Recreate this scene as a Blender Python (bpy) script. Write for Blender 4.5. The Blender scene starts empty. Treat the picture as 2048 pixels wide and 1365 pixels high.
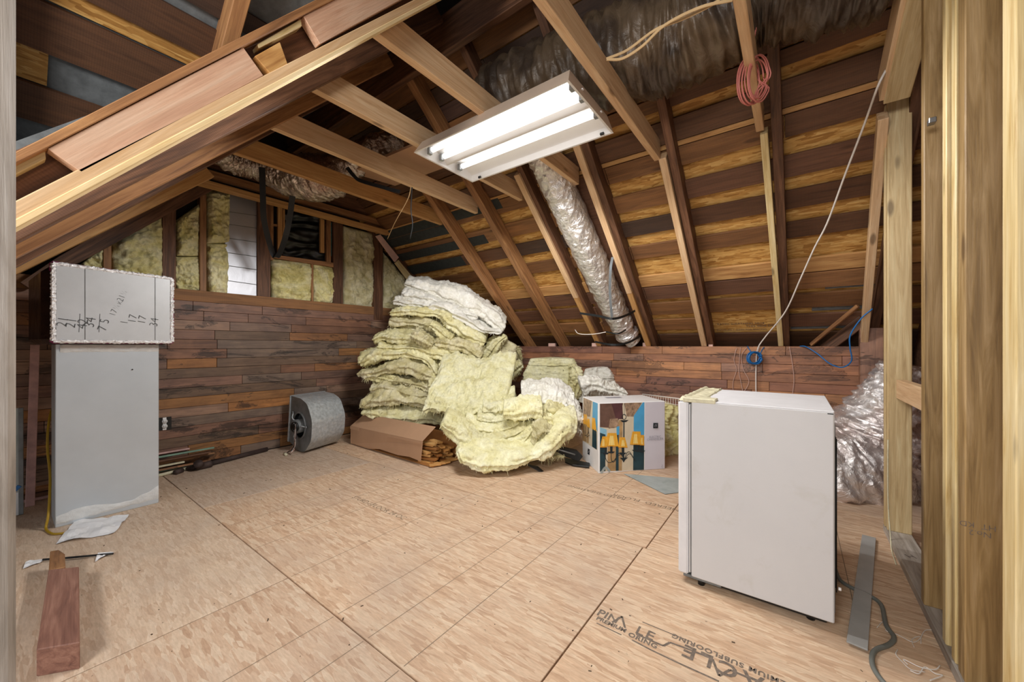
import bpy, bmesh, math, random
from mathutils import Vector, Matrix, noise
C = bpy.context.scene.collection
S = bpy.context.scene
RND = random.Random(7)

# ------------------------------------------------------------------ camera, world, light
H = 1.05; FPX = 759.0; HOR = 693.0
CY = math.radians(36.67)
FW = Vector((-math.sin(CY), math.cos(CY), 0)); RT = Vector((math.cos(CY), math.sin(CY), 0))
EYE = Vector((0, 0, H))
cam = bpy.data.cameras.new('camera'); camo = bpy.data.objects.new('camera', cam); C.objects.link(camo)
camo.location = EYE; camo.rotation_euler = (math.pi/2, 0, CY)
cam.sensor_width = 36; cam.lens = 36*FPX/2048; cam.shift_y = (HOR-682.5)/2048; cam.clip_start = 0.02
S.camera = camo

W = bpy.data.worlds.new('world'); S.world = W; W.use_nodes = True
W.node_tree.nodes['Background'].inputs[0].default_value = (0.93, 0.96, 1.0, 1)
W.node_tree.nodes['Background'].inputs[1].default_value = 0.38
S.view_settings.view_transform = 'Standard'; S.view_settings.look = 'None'
S.view_settings.gamma = 1; S.view_settings.use_curve_mapping = False
S.view_settings.exposure = 0.9
TUBE_STRENGTH = 1.25
fl = bpy.data.lights.new('added_fill_light', 'AREA'); fl.shape = 'RECTANGLE'; fl.size = 1.0; fl.size_y = .6  # added fill light, unseen behind the camera
fl.energy = 34; fl.color = (1.0, 0.97, 0.93)
flo = bpy.data.objects.new('added_fill_light', fl); C.objects.link(flo)
flo.location = (-0.45, -1.45, 2.0)
flo.rotation_euler = (Vector((-1.8, 2.6, 0.9))-Vector(flo.location)).to_track_quat('-Z', 'Y').to_euler()

# ------------------------------------------------------------------ pixel helpers (pixels measured on the photograph -> points on real planes)
def ray(px, py):
    return FW + RT*((px-1024)/FPX) + Vector((0, 0, (HOR-py)/FPX))
def onX(px, py, X): r = ray(px, py); return EYE + r*(X/r.x)
def onY(px, py, Y): r = ray(px, py); return EYE + r*(Y/r.y)
def onZ(px, py, Z=0.0): r = ray(px, py); return EYE + r*((Z-H)/r.z)
def onD(px, py, d): return EYE + ray(px, py)*d
SR = 0.855
def zr(Y): return 2.375 + SR*(2.78-Y)          # underside of the right-hand rafters
def onR(px, py, off=0.0):                       # point on the right roof slope
    r = ray(px, py); d = (zr(0)+off-H)/(r.z+SR*r.y); return EYE + r*d
SL = 1.03
def zl(Y): return 2.375 + SL*(Y-0.95)          # underside of the left-hand rafters

# ------------------------------------------------------------------ object helpers
def link(name, me, mats=(), parent=None):
    o = bpy.data.objects.new(name, me); C.objects.link(o)
    if me is not None:
        for m in (mats if isinstance(mats, (list, tuple)) else [mats]): me.materials.append(m)
    if parent is not None: o.parent = parent
    return o
def tag(o, label=None, cat=None, group=None, kind=None):
    if label: o['label'] = label
    if cat: o['category'] = cat
    if group: o['group'] = group
    if kind: o['kind'] = kind
    return o
def thing(name, label, cat, loc=(0, 0, 0), group=None):
    o = bpy.data.objects.new(name, None); C.objects.link(o); o.location = loc; o.empty_display_size = .05
    return tag(o, label, cat, group)
def keep(o, parent):     # parent with the child's own coordinates already in world space
    o.parent = parent; o.matrix_parent_inverse = parent.matrix_basis.inverted(); return o
def pydata(name, vs, fs, mats, parent=None, smooth=False, mi=None):
    me = bpy.data.meshes.new(name); me.from_pydata([tuple(v) for v in vs], [], fs); me.update()
    if smooth: me.polygons.foreach_set('use_smooth', [True]*len(me.polygons))
    o = link(name, me, mats)
    if mi: me.polygons.foreach_set('material_index', mi)
    if parent is not None: keep(o, parent)
    return o
def bbox_mesh(name, sx, sy, sz, bev=0.0, seg=1):
    bm = bmesh.new(); bmesh.ops.create_cube(bm, size=1)
    bmesh.ops.scale(bm, vec=(sx, sy, sz), verts=bm.verts)
    if bev: bmesh.ops.bevel(bm, geom=bm.edges[:], offset=bev, segments=seg, profile=.5, affect='EDGES')
    me = bpy.data.meshes.new(name); bm.to_mesh(me); bm.free(); return me
def board(name, p0, p1, w, t, mat, wdir=(0, 1, 0), bev=0.003, parent=None, ext=0.0):
    """a board from p0 to p1 (centre line), local X along it, w along wdir, t across"""
    p0 = Vector(p0); p1 = Vector(p1); ax = (p1-p0); L = ax.length; ax.normalize()
    p0 = p0-ax*ext; p1 = p1+ax*ext; L += 2*ext
    wd = Vector(wdir); wd = (wd-ax*wd.dot(ax)).normalized(); td = ax.cross(wd)
    me = bbox_mesh(name, L, w, t, min(bev, t*.3, w*.3))
    o = link(name, me, mat)
    M = Matrix((ax, wd, td)).transposed().to_4x4(); M.translation = (p0+p1)/2
    o.matrix_world = M
    if parent is not None: keep(o, parent)
    return o
def box(name, lo, hi, mat, parent=None, bev=0.002, rot=0):
    lo = Vector(lo); hi = Vector(hi); s = hi-lo
    me = bbox_mesh(name, abs(s.x), abs(s.y), abs(s.z), min(bev, .3*min(abs(s.x), abs(s.y), abs(s.z))))
    o = link(name, me, mat); o.location = (lo+hi)/2; o.rotation_euler = (0, 0, rot)
    if parent is not None: keep(o, parent)
    return o
def prism(name, pts, ext, mat, parent=None, bev=0.0):
    """extrude a polygon of 3-D points by vector ext"""
    n = len(pts); ext = Vector(ext); pts = [Vector(p) for p in pts]
    bm = bmesh.new(); c = sum(pts, Vector())/n
    ax = max(((pts[(i+1) % n]-pts[i]) for i in range(n)), key=lambda v: v.length).normalized()
    td = (ext-ax*ext.dot(ax)).normalized(); wd = td.cross(ax)
    Rm = Matrix((ax, wd, td)); RI = Rm.transposed()
    a = [bm.verts.new(Rm @ (p-c)) for p in pts]; b = [bm.verts.new(Rm @ (p+ext-c)) for p in pts]
    bm.faces.new(a); bm.faces.new(b[::-1])
    for i in range(n): bm.faces.new((a[i], b[i], b[(i+1) % n], a[(i+1) % n]))
    bmesh.ops.recalc_face_normals(bm, faces=bm.faces)
    if bev: bmesh.ops.bevel(bm, geom=bm.edges[:], offset=bev, segments=1, affect='EDGES')
    me = bpy.data.meshes.new(name); bm.to_mesh(me); bm.free()
    o = link(name, me, mat); Mx = RI.to_4x4(); Mx.translation = c; o.matrix_world = Mx
    if parent is not None: keep(o, parent)
    return o
def smooth_path(pts, n):
    pts = [Vector(p) for p in pts]; m = len(pts)-1
    if m == 1: return [pts[0].lerp(pts[1], i/n) for i in range(n+1)]
    P = [pts[0]*2-pts[1]]+pts+[pts[-1]*2-pts[-2]]
    out = []
    for k in range(n+1):
        u = k/n*m; i = min(int(u), m-1); t = u-i; a, b, c, d = P[i:i+4]
        out.append(.5*((2*b)+(c-a)*t+(2*a-5*b+4*c-d)*t*t+(3*b-a-3*c+d)*t**3))
    return out
def tube_data(pts, rad, seg=8, n=None, wr=None, squash=1.0, caps=True):
    pts = smooth_path(pts, n) if n else [Vector(p) for p in pts]
    N = len(pts); vs = []; fs = []
    up = Vector((0, 0, 1)); t0 = (pts[1]-pts[0]).normalized()
    if abs(t0.dot(up)) > .95: up = Vector((0, 1, 0))
    nv = (up-t0*up.dot(t0)).normalized()
    for i, p in enumerate(pts):
        t = (pts[min(i+1, N-1)]-pts[max(i-1, 0)]).normalized()
        nv = (nv-t*nv.dot(t)).normalized(); bv = t.cross(nv)
        r = rad(i/(N-1)) if callable(rad) else rad
        for k in range(seg):
            a = 2*math.pi*k/seg; rr = r
            if wr: rr = r+wr(i/(N-1), a, r)
            vs.append(p+nv*math.cos(a)*rr*squash+bv*math.sin(a)*rr)
    for i in range(N-1):
        for k in range(seg):
            k2 = (k+1) % seg; fs.append((i*seg+k, i*seg+k2, (i+1)*seg+k2, (i+1)*seg+k))
    if caps: fs.append(tuple(range(seg))[::-1]); fs.append(tuple((N-1)*seg+k for k in range(seg)))
    return vs, fs
def tube(name, pts, rad, mat, parent=None, seg=8, n=None, wr=None, squash=1.0, caps=True):
    vs, fs = tube_data(pts, rad, seg, n, wr, squash, caps)
    return pydata(name, vs, fs, mat, parent, smooth=True)
def ribbon(name, pts, w, t, mat, parent=None, n=20, wdir=(0, 0, 1), twist=0.0):
    pts = smooth_path(pts, n); N = len(pts); vs = []; fs = []; wd0 = Vector(wdir)
    for i, p in enumerate(pts):
        tg = (pts[min(i+1, N-1)]-pts[max(i-1, 0)]).normalized()
        wd = (wd0-tg*wd0.dot(tg)).normalized(); nn = tg.cross(wd)
        if twist:
            a = twist*i/(N-1); wd, nn = wd*math.cos(a)+nn*math.sin(a), nn*math.cos(a)-wd*math.sin(a)
        for s, q in ((-1, -1), (1, -1), (1, 1), (-1, 1)): vs.append(p+wd*(s*w/2)+nn*(q*t/2))
    for i in range(N-1):
        for k in range(4): fs.append((i*4+k, i*4+(k+1) % 4, (i+1)*4+(k+1) % 4, (i+1)*4+k))
    fs.append((3, 2, 1, 0)); fs.append(tuple((N-1)*4+k for k in range(4)))
    return pydata(name, vs, fs, mat, parent)
def cyl(name, p0, p1, r, mat, parent=None, seg=20, r2=None):
    return tube(name, [p0, p1], (lambda u: r+(r2-r)*u) if r2 is not None else r, mat, parent, seg, caps=True)

# ------------------------------------------------------------------ materials
def lin(h):
    h = h.lstrip('#'); v = [int(h[i:i+2], 16)/255 for i in (0, 2, 4)]
    return tuple([(x/12.92 if x <= .04045 else ((x+.055)/1.055)**2.4) for x in v]+[1.0])
class NT:
    def __init__(s, name):
        s.m = bpy.data.materials.new(name); s.m.use_nodes = True; s.t = s.m.node_tree
        s.b = s.t.nodes['Principled BSDF']
    def n(s, typ, ins=None, **kw):
        nd = s.t.nodes.new(typ)
        for k, v in kw.items(): setattr(nd, k, v)
        for k, v in (ins or {}).items():
            if hasattr(v, 'is_linked') or isinstance(v, bpy.types.NodeSocket): s.t.links.new(v, nd.inputs[k])
            else: nd.inputs[k].default_value = v
        return nd
    def ramp(s, fac, stops, interp='LINEAR'):
        nd = s.n('ShaderNodeValToRGB', {0: fac}); cr = nd.color_ramp; cr.interpolation = interp
        while len(cr.elements) < len(stops): cr.elements.new(.5)
        for e, (p, c) in zip(cr.elements, stops): e.position = p; e.color = c if not isinstance(c, str) else lin(c)
        return nd.outputs[0]
    def mix(s, fac, a, b, mode='MIX'):
        nd = s.n('ShaderNodeMix', data_type='RGBA', blend_type=mode)
        for i, v in ((0, fac), (6, a), (7, b)):
            if isinstance(v, str): v = lin(v)
            if isinstance(v, bpy.types.NodeSocket): s.t.links.new(v, nd.inputs[i])
            else: nd.inputs[i].default_value = v
        return nd.outputs[2]
    def math(s, op, a, b=0.0, c=0.0):
        nd = s.n('ShaderNodeMath', {0: a, 1: b, 2: c}, operation=op); return nd.outputs[0]
    def map(s, vec, scale=(1, 1, 1), rot=(0, 0, 0), loc=(0, 0, 0)):
        return s.n('ShaderNodeMapping', {0: vec, 1: loc, 2: rot, 3: scale}).outputs[0]
    def noise(s, vec, sc, det=4, rough=.55, dist=0.0):
        return s.n('ShaderNodeTexNoise', {'Vector': vec, 'Scale': sc, 'Detail': det, 'Roughness': rough, 'Distortion': dist}).outputs[0]
    def set(s, col=None, rough=None, metal=None, bump=None, bstr=.3, bdist=.01, **kw):
        for k, v in (('Base Color', col), ('Roughness', rough), ('Metallic', metal)):
            if v is None: continue
            if isinstance(v, str): v = lin(v)
            if isinstance(v, bpy.types.NodeSocket): s.t.links.new(v, s.b.inputs[k])
            else: s.b.inputs[k].default_value = v
        if bump is not None:
            bn = s.n('ShaderNodeBump', {'Height': bump, 'Strength': bstr, 'Distance': bdist})
            s.t.links.new(bn.outputs[0], s.b.inputs['Normal'])
        for k, v in kw.items(): s.b.inputs[k.replace('_', ' ')].default_value = v
        return s.m
def objvec(s):
    tc = s.n('ShaderNodeTexCoord').outputs['Object']; r = s.n('ShaderNodeObjectInfo').outputs['Random']
    off = s.n('ShaderNodeCombineXYZ', {0: s.math('MULTIPLY', r, 37.0), 1: s.math('MULTIPLY', r, 91.0), 2: s.math('MULTIPLY', r, 53.0)}).outputs[0]
    return s.n('ShaderNodeVectorMath', {0: tc, 1: off}, operation='ADD').outputs[0], r
def wood(name, dark, mid, light, rough=.62, vary=.35, knots=True, stain=None, stain_amt=.5, saw=False, palette=None, bstr=.25):
    s = NT(name); v, r = objvec(s)
    g = s.noise(s.map(v, (1.1, 15, 15)), 2.2, 7, .6, 1.1)
    f = s.noise(s.map(v, (4, 160, 160)), 1.6, 4, .6)
    if palette:
        base = s.ramp(s.math('FRACT', s.math('MULTIPLY', r, 7.31)), [(i/len(palette), c) for i, c in enumerate(palette)], 'CONSTANT')
        gr = s.ramp(g, [(.26, (.60, .57, .55, 1)), (.5, (1, 1, 1, 1)), (.74, (1.35, 1.3, 1.2, 1))])
        col = s.mix(1.0, base, gr, 'MULTIPLY')
    else:
        col = s.ramp(g, [(.28, dark), (.48, mid), (.70, light)])
    col = s.mix(.26, col, s.ramp(f, [(.3, (.3, .25, .2, 1)), (.7, (1, 1, 1, 1))]), 'MULTIPLY')
    if knots:
        vo = s.n('ShaderNodeTexVoronoi', {'Vector': s.map(v, (2.2, 7, 7)), 'Scale': 1.0, 'Randomness': 1.0}, feature='F1').outputs['Distance']
        col = s.mix(s.ramp(vo, [(.07, (1, 1, 1, 1)), (.13, (0, 0, 0, 1))]), col, s.mix(.62, col, (.05, .02, .008, 1)))
    if saw:
        wv = s.n('ShaderNodeTexWave', {'Vector': s.map(v, (1, .12, 1)), 'Scale': 42.0, 'Distortion': 2.0, 'Detail': 1.0}).outputs[1]
        col = s.mix(.22, col, s.ramp(wv, [(.2, (.45, .4, .38, 1)), (.6, (1, 1, 1, 1))]), 'MULTIPLY')
    if stain:
        p = s.n('ShaderNodeNewGeometry').outputs['Position']
        big = s.noise(s.map(p, (1.3, 1.3, 4.5)), 1.25, 5, .6, .8)
        col = s.mix(s.math('MULTIPLY', s.ramp(big, [(.56, (0, 0, 0, 1)), (.60, (1, 1, 1, 1))]), stain_amt), col, stain)
        ring = s.ramp(big, [(.545, (0, 0, 0, 1)), (.56, (1, 1, 1, 1)), (.575, (0, 0, 0, 1))])
        col = s.mix(s.math('MULTIPLY', ring, .75), col, (.018, .012, .01, 1))
        med = s.noise(s.map(p, (2, 2, 3)), 2.6, 4, .6, .4)
        col = s.mix(.5, col, s.ramp(med, [(.35, (.55, .52, .55, 1)), (.6, (1.12, 1.08, 1.0, 1))]), 'MULTIPLY')
    if vary:
        val = s.math('ADD', 1-vary*.5, s.math('MULTIPLY', r, vary))
        col = s.n('ShaderNodeHueSaturation', {'Color': col, 'Value': val, 'Saturation': 1.0, 'Hue': .5, 'Fac': 1.0}).outputs[0]
    return s.set(col, rough, bump=s.math('ADD', g, s.math('MULTIPLY', f, .5)), bstr=bstr, bdist=.004)
def osb(name, c1, c2, c3, c4, dirt=None, sc=1.0, rough=.7):
    s = NT(name); v, r = objvec(s)
    wob = s.n('ShaderNodeTexNoise', {'Vector': v, 'Scale': 7.0*sc, 'Detail': 2.0}).outputs[1]
    vv = s.n('ShaderNodeVectorMath', {0: v, 1: s.n('ShaderNodeVectorMath', {0: wob, 1: (.006, .006, 0)}, operation='MULTIPLY').outputs[0]}, operation='ADD').outputs[0]
    m2 = None
    for k, (ang, a, b) in enumerate(((.15, 5, 28), (-.7, 6, 32), (1.1, 6.5, 34), (.55, 7, 46), (-1.3, 7, 38), (-.2, 6, 42))):
        vo = s.n('ShaderNodeTexVoronoi', {'Vector': s.map(vv, (a*sc, b*sc, 1), (0, 0, ang), (k*3.1, k*1.7, 0)), 'Scale': 1.0}, feature='F1')
        sep = s.n('ShaderNodeSeparateColor', {0: vo.outputs['Color']})
        m2 = sep.outputs[0] if m2 is None else s.n('ShaderNodeMix', {0: s.math('GREATER_THAN', sep.outputs[1], .66), 2: m2, 3: sep.outputs[0]}).outputs[0]
    col = s.ramp(m2, [(0, c1), (.3, c2), (.62, c3), (1, c4)])
    fine = s.noise(s.map(v, (30, 160, 1), (0, 0, .3)), 1.0, 3, .6)
    col = s.mix(.35, col, s.ramp(fine, [(.3, (.55, .5, .45, 1)), (.65, (1.1, 1.1, 1.1, 1))]), 'MULTIPLY')
    if dirt:
        p = s.n('ShaderNodeNewGeometry').outputs['Position']
        d1 = s.noise(p, 1.6, 5, .6, .3)
        col = s.mix(s.math('MULTIPLY', s.ramp(d1, [(.47, (0, 0, 0, 1)), (.70, (1, 1, 1, 1))]), .5), col, dirt)
        sp = s.noise(p, 42, 3, .6)
        col = s.mix(s.ramp(sp, [(.70, (0, 0, 0, 1)), (.78, (1, 1, 1, 1))]), col, (.12, .08, .05, 1))
        col = s.mix(1.0, col, s.ramp(r, [(0, (.9, .9, .92, 1)), (1, (1.08, 1.05, 1.0, 1))]), 'MULTIPLY')
    return s.set(col, rough, bump=m2, bstr=.12, bdist=.002)
def plain(name, col, rough=.6, metal=0.0, nscale=12, namp=.12, bump=0.0, bscale=60, dirt=None, dscale=3, **kw):
    s = NT(name); tc = s.n('ShaderNodeTexCoord').outputs['Object']
    c = lin(col) if isinstance(col, str) else col
    nz = s.noise(tc, nscale, 4, .6)
    out = s.mix(1.0, c, s.ramp(nz, [(.3, (1-namp, 1-namp, 1-namp, 1)), (.7, (1+namp*.6,)*3+(1,))]), 'MULTIPLY')
    if dirt:
        dn = s.noise(s.map(tc, loc=(5, 3, 1)), dscale, 6, .65, .5)
        out = s.mix(s.ramp(dn, [(.55, (0, 0, 0, 1)), (.72, (1, 1, 1, 1))]), out, dirt)
    return s.set(out, rough, metal, bump=s.noise(tc, bscale, 4, .6) if bump else None, bstr=bump, bdist=.005, **kw)
def foil(name, col, rough=.22, bstr=.8, sc=14, patch=None, metal=1.0):
    s = NT(name); tc = s.n('ShaderNodeTexCoord').outputs['Object']
    a = s.noise(s.map(tc, (1, 1, 1)), sc, 6, .6, 1.4)
    v = s.n('ShaderNodeTexVoronoi', {'Vector': tc, 'Scale': sc*1.3}, feature='F1').outputs['Distance']
    c = s.mix(s.ramp(s.noise(tc, 3.5, 3), [(.45, (0, 0, 0, 1)), (.62, (1, 1, 1, 1))]), col, patch or col)
    return s.set(c, rough, metal, bump=s.math('ADD', a, s.math('MULTIPLY', v, .6)), bstr=bstr, bdist=.02)

M = {}
M['plank'] = wood('old_flooring_wood', None, None, None, palette=['#84604C', '#9C6E48', '#77604F', '#8F6B59', '#A8784A', '#80685B', '#8E6751', '#9A7C69', '#816E61', '#B07A48', '#896859', '#7A5F52'], stain='#201A18', stain_amt=.75, knots=False, vary=.25, rough=.55)
M['plank_r'] = wood('old_flooring_wood_red', None, None, None, palette=['#9A6A53', '#A87557', '#8A6152', '#B07C56', '#916655', '#9E7865', '#BC875E'], stain='#3A2A28', stain_amt=.5, knots=False, vary=.25, rough=.55)
M['deck'] = wood('old_roof_board', '#2E1C12', '#54361F', '#7A5430', palette=['#76502F', '#66452E', '#865D38', '#6E4C38', '#8E6540'], saw=True, vary=.3, rough=.7)
M['deck_dark'] = wood('dark_roof_board', '#1C120C', '#38241A', '#553826', palette=['#54371F', '#443024', '#5E3E28', '#4A342C'], saw=True, vary=.3, rough=.7)
M['deck_light'] = wood('pale_roof_board', '#8F6236', '#B98A55', '#D2A76C', vary=.15)
M['rafter'] = wood('brown_rafter_wood', '#6E4A2E', '#9C6E46', '#BA8A5A', vary=.3, rough=.6)
M['rafter_dark'] = wood('dark_rafter_wood', '#3E281C', '#66442E', '#875F44', vary=.3, saw=True, rough=.62)
M['pine'] = wood('new_pine', '#CCA278', '#DFBA90', '#EBCDA6', vary=.14, rough=.5)
M['pine_dim'] = wood('mellow_pine', '#A87A48', '#C4935A', '#D6A96E', vary=.15, rough=.55)
M['pine_pale'] = wood('pale_pine', '#C9A86A', '#E3CB93', '#F2E0B2', vary=.1, rough=.5)
M['pine_clean'] = wood('clean_pine_strip', '#D2A878', '#DDB88C', '#E8C8A0', vary=0, knots=False)
M['pine_lit'] = wood('lit_pine_edge', '#E6C68E', '#F0D6A4', '#F6E2B8', vary=0, knots=False)
M['timber'] = wood('reddish_sawn_timber', '#6A463C', '#8A6152', '#A67C6A', vary=0, knots=False)
M['pink'] = wood('pinkish_fir', '#C4967A', '#D5AB8E', '#DFBDA2', vary=.05, knots=False, rough=.55)
M['stud'] = wood('yellow_pine_stud', '#B29668', '#CDB384', '#E2CFA2', vary=.12, rough=.5)
M['stud_dark'] = wood('shaded_pine_stud', '#7C6038', '#A28455', '#BFA276', vary=.12, rough=.5)  # darker copy of the stud pine, shade of the wide faces in its colour
M['grey_wood'] = wood('grey_sill_wood', '#8C8378', '#B3AAA0', '#CFC9C2', vary=.1)
M['osb'] = osb('osb_floor', '#BF9E82', '#CDAE92', '#D3B79C', '#DDC6AC', dirt='#B8A494', sc=1.8)
M['osb_grey'] = osb('osb_floor_dusty', '#BFA58E', '#C8B09A', '#CEB8A2', '#D4C0AC', dirt='#B4A496', sc=1.8)
M['osb_roof'] = osb('osb_roof', '#9C6C2E', '#BC8A46', '#C99A54', '#D8AE6A', sc=1.6)
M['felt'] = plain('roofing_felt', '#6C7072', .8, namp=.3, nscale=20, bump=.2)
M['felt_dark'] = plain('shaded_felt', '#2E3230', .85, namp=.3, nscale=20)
M['dark'] = plain('dark_wood_backing', '#2A1C14', .85, namp=.3)
M['ink'] = plain('faded_ink', '#6B6058', .8, namp=.35, nscale=90)
M['ink_faint'] = plain('pale_ink', '#8E7B66', .8, namp=.3, nscale=90)
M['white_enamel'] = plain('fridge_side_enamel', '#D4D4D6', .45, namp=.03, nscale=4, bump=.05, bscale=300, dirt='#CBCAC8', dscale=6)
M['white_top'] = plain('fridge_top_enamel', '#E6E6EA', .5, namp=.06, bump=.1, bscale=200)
M['cream'] = plain('yellowed_plastic', '#D8D2B4', .5, namp=.2, nscale=40, bump=.3, bscale=90)
M['gasket'] = plain('grey_rubber_gasket', '#8A8A8A', .6)
M['white'] = plain('white_paint', '#ECECEC', .5, namp=.05)
M['black'] = plain('black_plastic', '#101112', .45, namp=.3)
M['black_sheet'] = plain('black_sheeting', '#17191A', .35, namp=.4, bump=.4, bscale=14)
M['strap'] = plain('black_strap', '#15181A', .6)
M['strap_grey'] = plain('grey_strap', '#6E7478', .6)
M['galv'] = plain('galvanised_steel', '#B9C0C4', .5, .3, nscale=35, namp=.3, bump=.2, bscale=140, dirt='#C9C7C2', dscale=26)
M['galv_dark'] = plain('dull_galvanised_steel', '#7C7F80', .55, .3, nscale=8, namp=.3, dirt='#4E5A52', dscale=5)
M['steel_strip'] = plain('metal_strip', '#A6A6A4', .5, .0, nscale=6, namp=.15)
M['duct_grey'] = plain('painted_duct_sheet', '#C6CED5', .42, .35, nscale=5, namp=.05)
M['duct_grey2'] = plain('foil_board', '#D3D6D9', .38, .45, nscale=8, namp=.06, bump=.05, bscale=220)
M['mastic'] = plain('white_mastic', '#D6D8D8', .6, namp=.12, bump=.6, bscale=70)
M['tape'] = foil('foil_tape', (.9, .9, .92, 1), .4, .5, 40, metal=.4)
M['magenta'] = plain('magenta_tape_edge', '#8C2F66', .6, namp=.5, nscale=60)
M['liner'] = foil('dark_duct_liner', '#3A2620', .3, .6, 8, '#1E1416', metal=.45)
M['foil'] = foil('silver_foil', (.88, .87, .86, 1), .28, .8, 20, metal=.8)
M['foil2'] = foil('crumpled_silver_foil', (.92, .91, .92, 1), .24, .9, 12, (.78, .70, .68, 1), metal=.72)
M['foil_brown'] = foil('brownish_foil', (.86, .80, .74, 1), .2, .6, 26, (.42, .30, .24, 1), metal=.95)
M['foil_panel'] = foil('foil_panel', (.55, .56, .6, 1), .48, .15, 5)
M['duct_black'] = foil('dark_brown_duct_film', (.13, .09, .055, 1), .38, .45, 9, (.06, .042, .03, 1), metal=.1)
M['card'] = plain('brown_cardboard', '#B58F70', .75, nscale=3, namp=.08)
M['card_in'] = plain('cardboard_inside', '#A6713C', .8, nscale=9, namp=.15)
M['block'] = wood('oak_offcut', '#A8713A', '#CC9858', '#E2B676', vary=.5, knots=False)
M['block_dark'] = wood('stained_oak_offcut', '#7A4A26', '#98642F', '#B27C44', vary=.4, knots=False)
M['paper'] = plain('white_paper', '#E8E8EA', .7, namp=.08)
M['slate'] = plain('grey_sheet', '#A8B0AE', .5, namp=.12, dirt='#8C9896', dscale=5)
M['red_wire'] = plain('pink_red_wire', '#C9786E', .45)
M['blue_wire'] = plain('blue_cable', '#1E6FB4', .4)
M['white_wire'] = plain('white_cable', '#E4DDD6', .45)
M['pink_wire'] = plain('dusty_pink_cord', '#C9A79A', .6)
M['cable'] = plain('cream_cable', '#D9B98A', .5)
M['yellow_wire'] = plain('yellow_cord', '#A88618', .5)
M['grey_cord'] = plain('grey_power_cord', '#6E716C', .5)
M['rust'] = plain('rusty_iron_pipe', '#4A3C38', .7, .3, namp=.4, bump=.3)
M['green_trim'] = plain('green_painted_trim', '#7FA08C', .6, namp=.3)
M['pink_trim'] = plain('pink_painted_trim', '#CFA6A0', .6, namp=.3)
M['pinkblock'] = plain('pink_painted_block', '#DDB6A8', .7)
M['teal'] = plain('teal_daylight', '#2A9BA0', .6, namp=.5, nscale=30)
M['copper'] = plain('brown_wire_ends', '#8A6A5A', .5)
M['grime'] = plain('dust_and_crumbs', '#5A4838', .9)
def insul(name, c_lo, c_mid, c_hi, dirt='#8E846A', dirt_amt=.6):
    s = NT(name); v, r = objvec(s)
    a = s.noise(v, 5.5, 6, .62, .8); b = s.noise(s.map(v, (1, 1, 1)), 38, 5, .7, .6)
    st = s.noise(s.map(v, (8, 8, 60)), 1.0, 4, .6, 1.5)
    col = s.ramp(a, [(.3, c_lo), (.47, c_mid), (.66, c_hi)])
    col = s.mix(.42, col, s.ramp(b, [(.32, (.62, .6, .5, 1)), (.6, (1.1, 1.1, 1.08, 1))]), 'MULTIPLY')
    dn = s.noise(s.map(v, (1, 1, 1), loc=(9, 2, 4)), 9, 8, .72, .6)
    col = s.mix(s.math('MULTIPLY', s.ramp(dn, [(.56, (0, 0, 0, 1)), (.68, (1, 1, 1, 1))]), dirt_amt), col, dirt)
    val = s.math('ADD', .93, s.math('MULTIPLY', r, .14))
    col = s.n('ShaderNodeHueSaturation', {'Color': col, 'Value': val}).outputs[0]
    hgt = s.math('ADD', s.math('MULTIPLY', a, 1.0), s.math('ADD', s.math('MULTIPLY', b, .45), s.math('MULTIPLY', st, .4)))
    return s.set(col, .95, bump=hgt, bstr=.75, bdist=.018)
M['ins'] = insul('yellow_fibreglass', '#C4B982', '#DDD6A6', '#ECE8C6', dirt_amt=.5)
M['ins_clean'] = insul('clean_yellow_fibreglass', '#D2CA92', '#E6E1B4', '#F0EED0', dirt_amt=.22)
M['ins_dirty'] = insul('dusty_yellow_fibreglass', '#B3A876', '#CFC69A', '#E2DBBC', dirt='#857A5C', dirt_amt=.75)
M['ins_white'] = insul('white_fibreglass', '#D8D4C6', '#E9E7DF', '#F6F5F0', dirt='#A09A88', dirt_amt=.35)
M['ins_wall'] = insul('wall_fibreglass', '#BDB36C', '#E2DA9E', '#F0EBC6', dirt='#7E744C', dirt_amt=.6)
def emis(name, col, st):
    s = NT(name); s.b.inputs['Emission Color'].default_value = lin(col); s.b.inputs['Emission Strength'].default_value = st
    s.b.inputs['Base Color'].default_value = (1, 1, 1, 1); return s.m
M['tube'] = emis('lit_fluorescent_tube', '#FFFDF8', TUBE_STRENGTH)
M['tube_dim'] = emis('dim_fluorescent_tube', '#FFFDF8', TUBE_STRENGTH*.5)
M['lamp_white'] = plain('white_reflector', '#EDEDED', .35, namp=.02)
M['lamp_side'] = plain('lamp_housing_side', '#C9B5A2', .5, namp=.05)
M['chrome'] = plain('metal_socket', '#9A9DA0', .3, .8)

# ------------------------------------------------------------------ SETTING: floor
XG = -4.315; YK = 4.33; XE = 0.45
floor = bpy.data.objects.new('floor', bbox_mesh('floor', 10.5, 9.0, .04)); C.objects.link(floor)
floor.data.materials.append(M['dark']); floor.location = (-.2, 2.0, -.045); tag(floor, 'subfloor under the strand board sheets', None, None, 'structure')
def sheet(x0, x1, y0, y1, mat, lines=True, x_anchor=-1.84):
    g = .003
    o = box('floor_sheet', (x0+g, y0+g, -.024), (x1-g, y1-g, 0), mat, floor, bev=.0015)
    if lines:
        vs = []; fs = []
        offs = [0, .406, .61, .813]
        k = math.floor((x0-x_anchor)/1.219)-1
        while x_anchor+k*1.219 < x1:
            for q in offs:
                X = x_anchor+k*1.219+q
                if x0+.02 < X < x1-.02:
                    b = len(vs); y = y0+.01
                    vs += [(X-.0016, y, .0004), (X+.0016, y, .0004), (X+.0016, y1-.01, .0004), (X-.0016, y1-.01, .0004)]; fs.append((b, b+1, b+2, b+3))
            k += 1
        if vs: pydata('printed_line', vs, fs, M['ink_faint'], o); 
    return o
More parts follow.
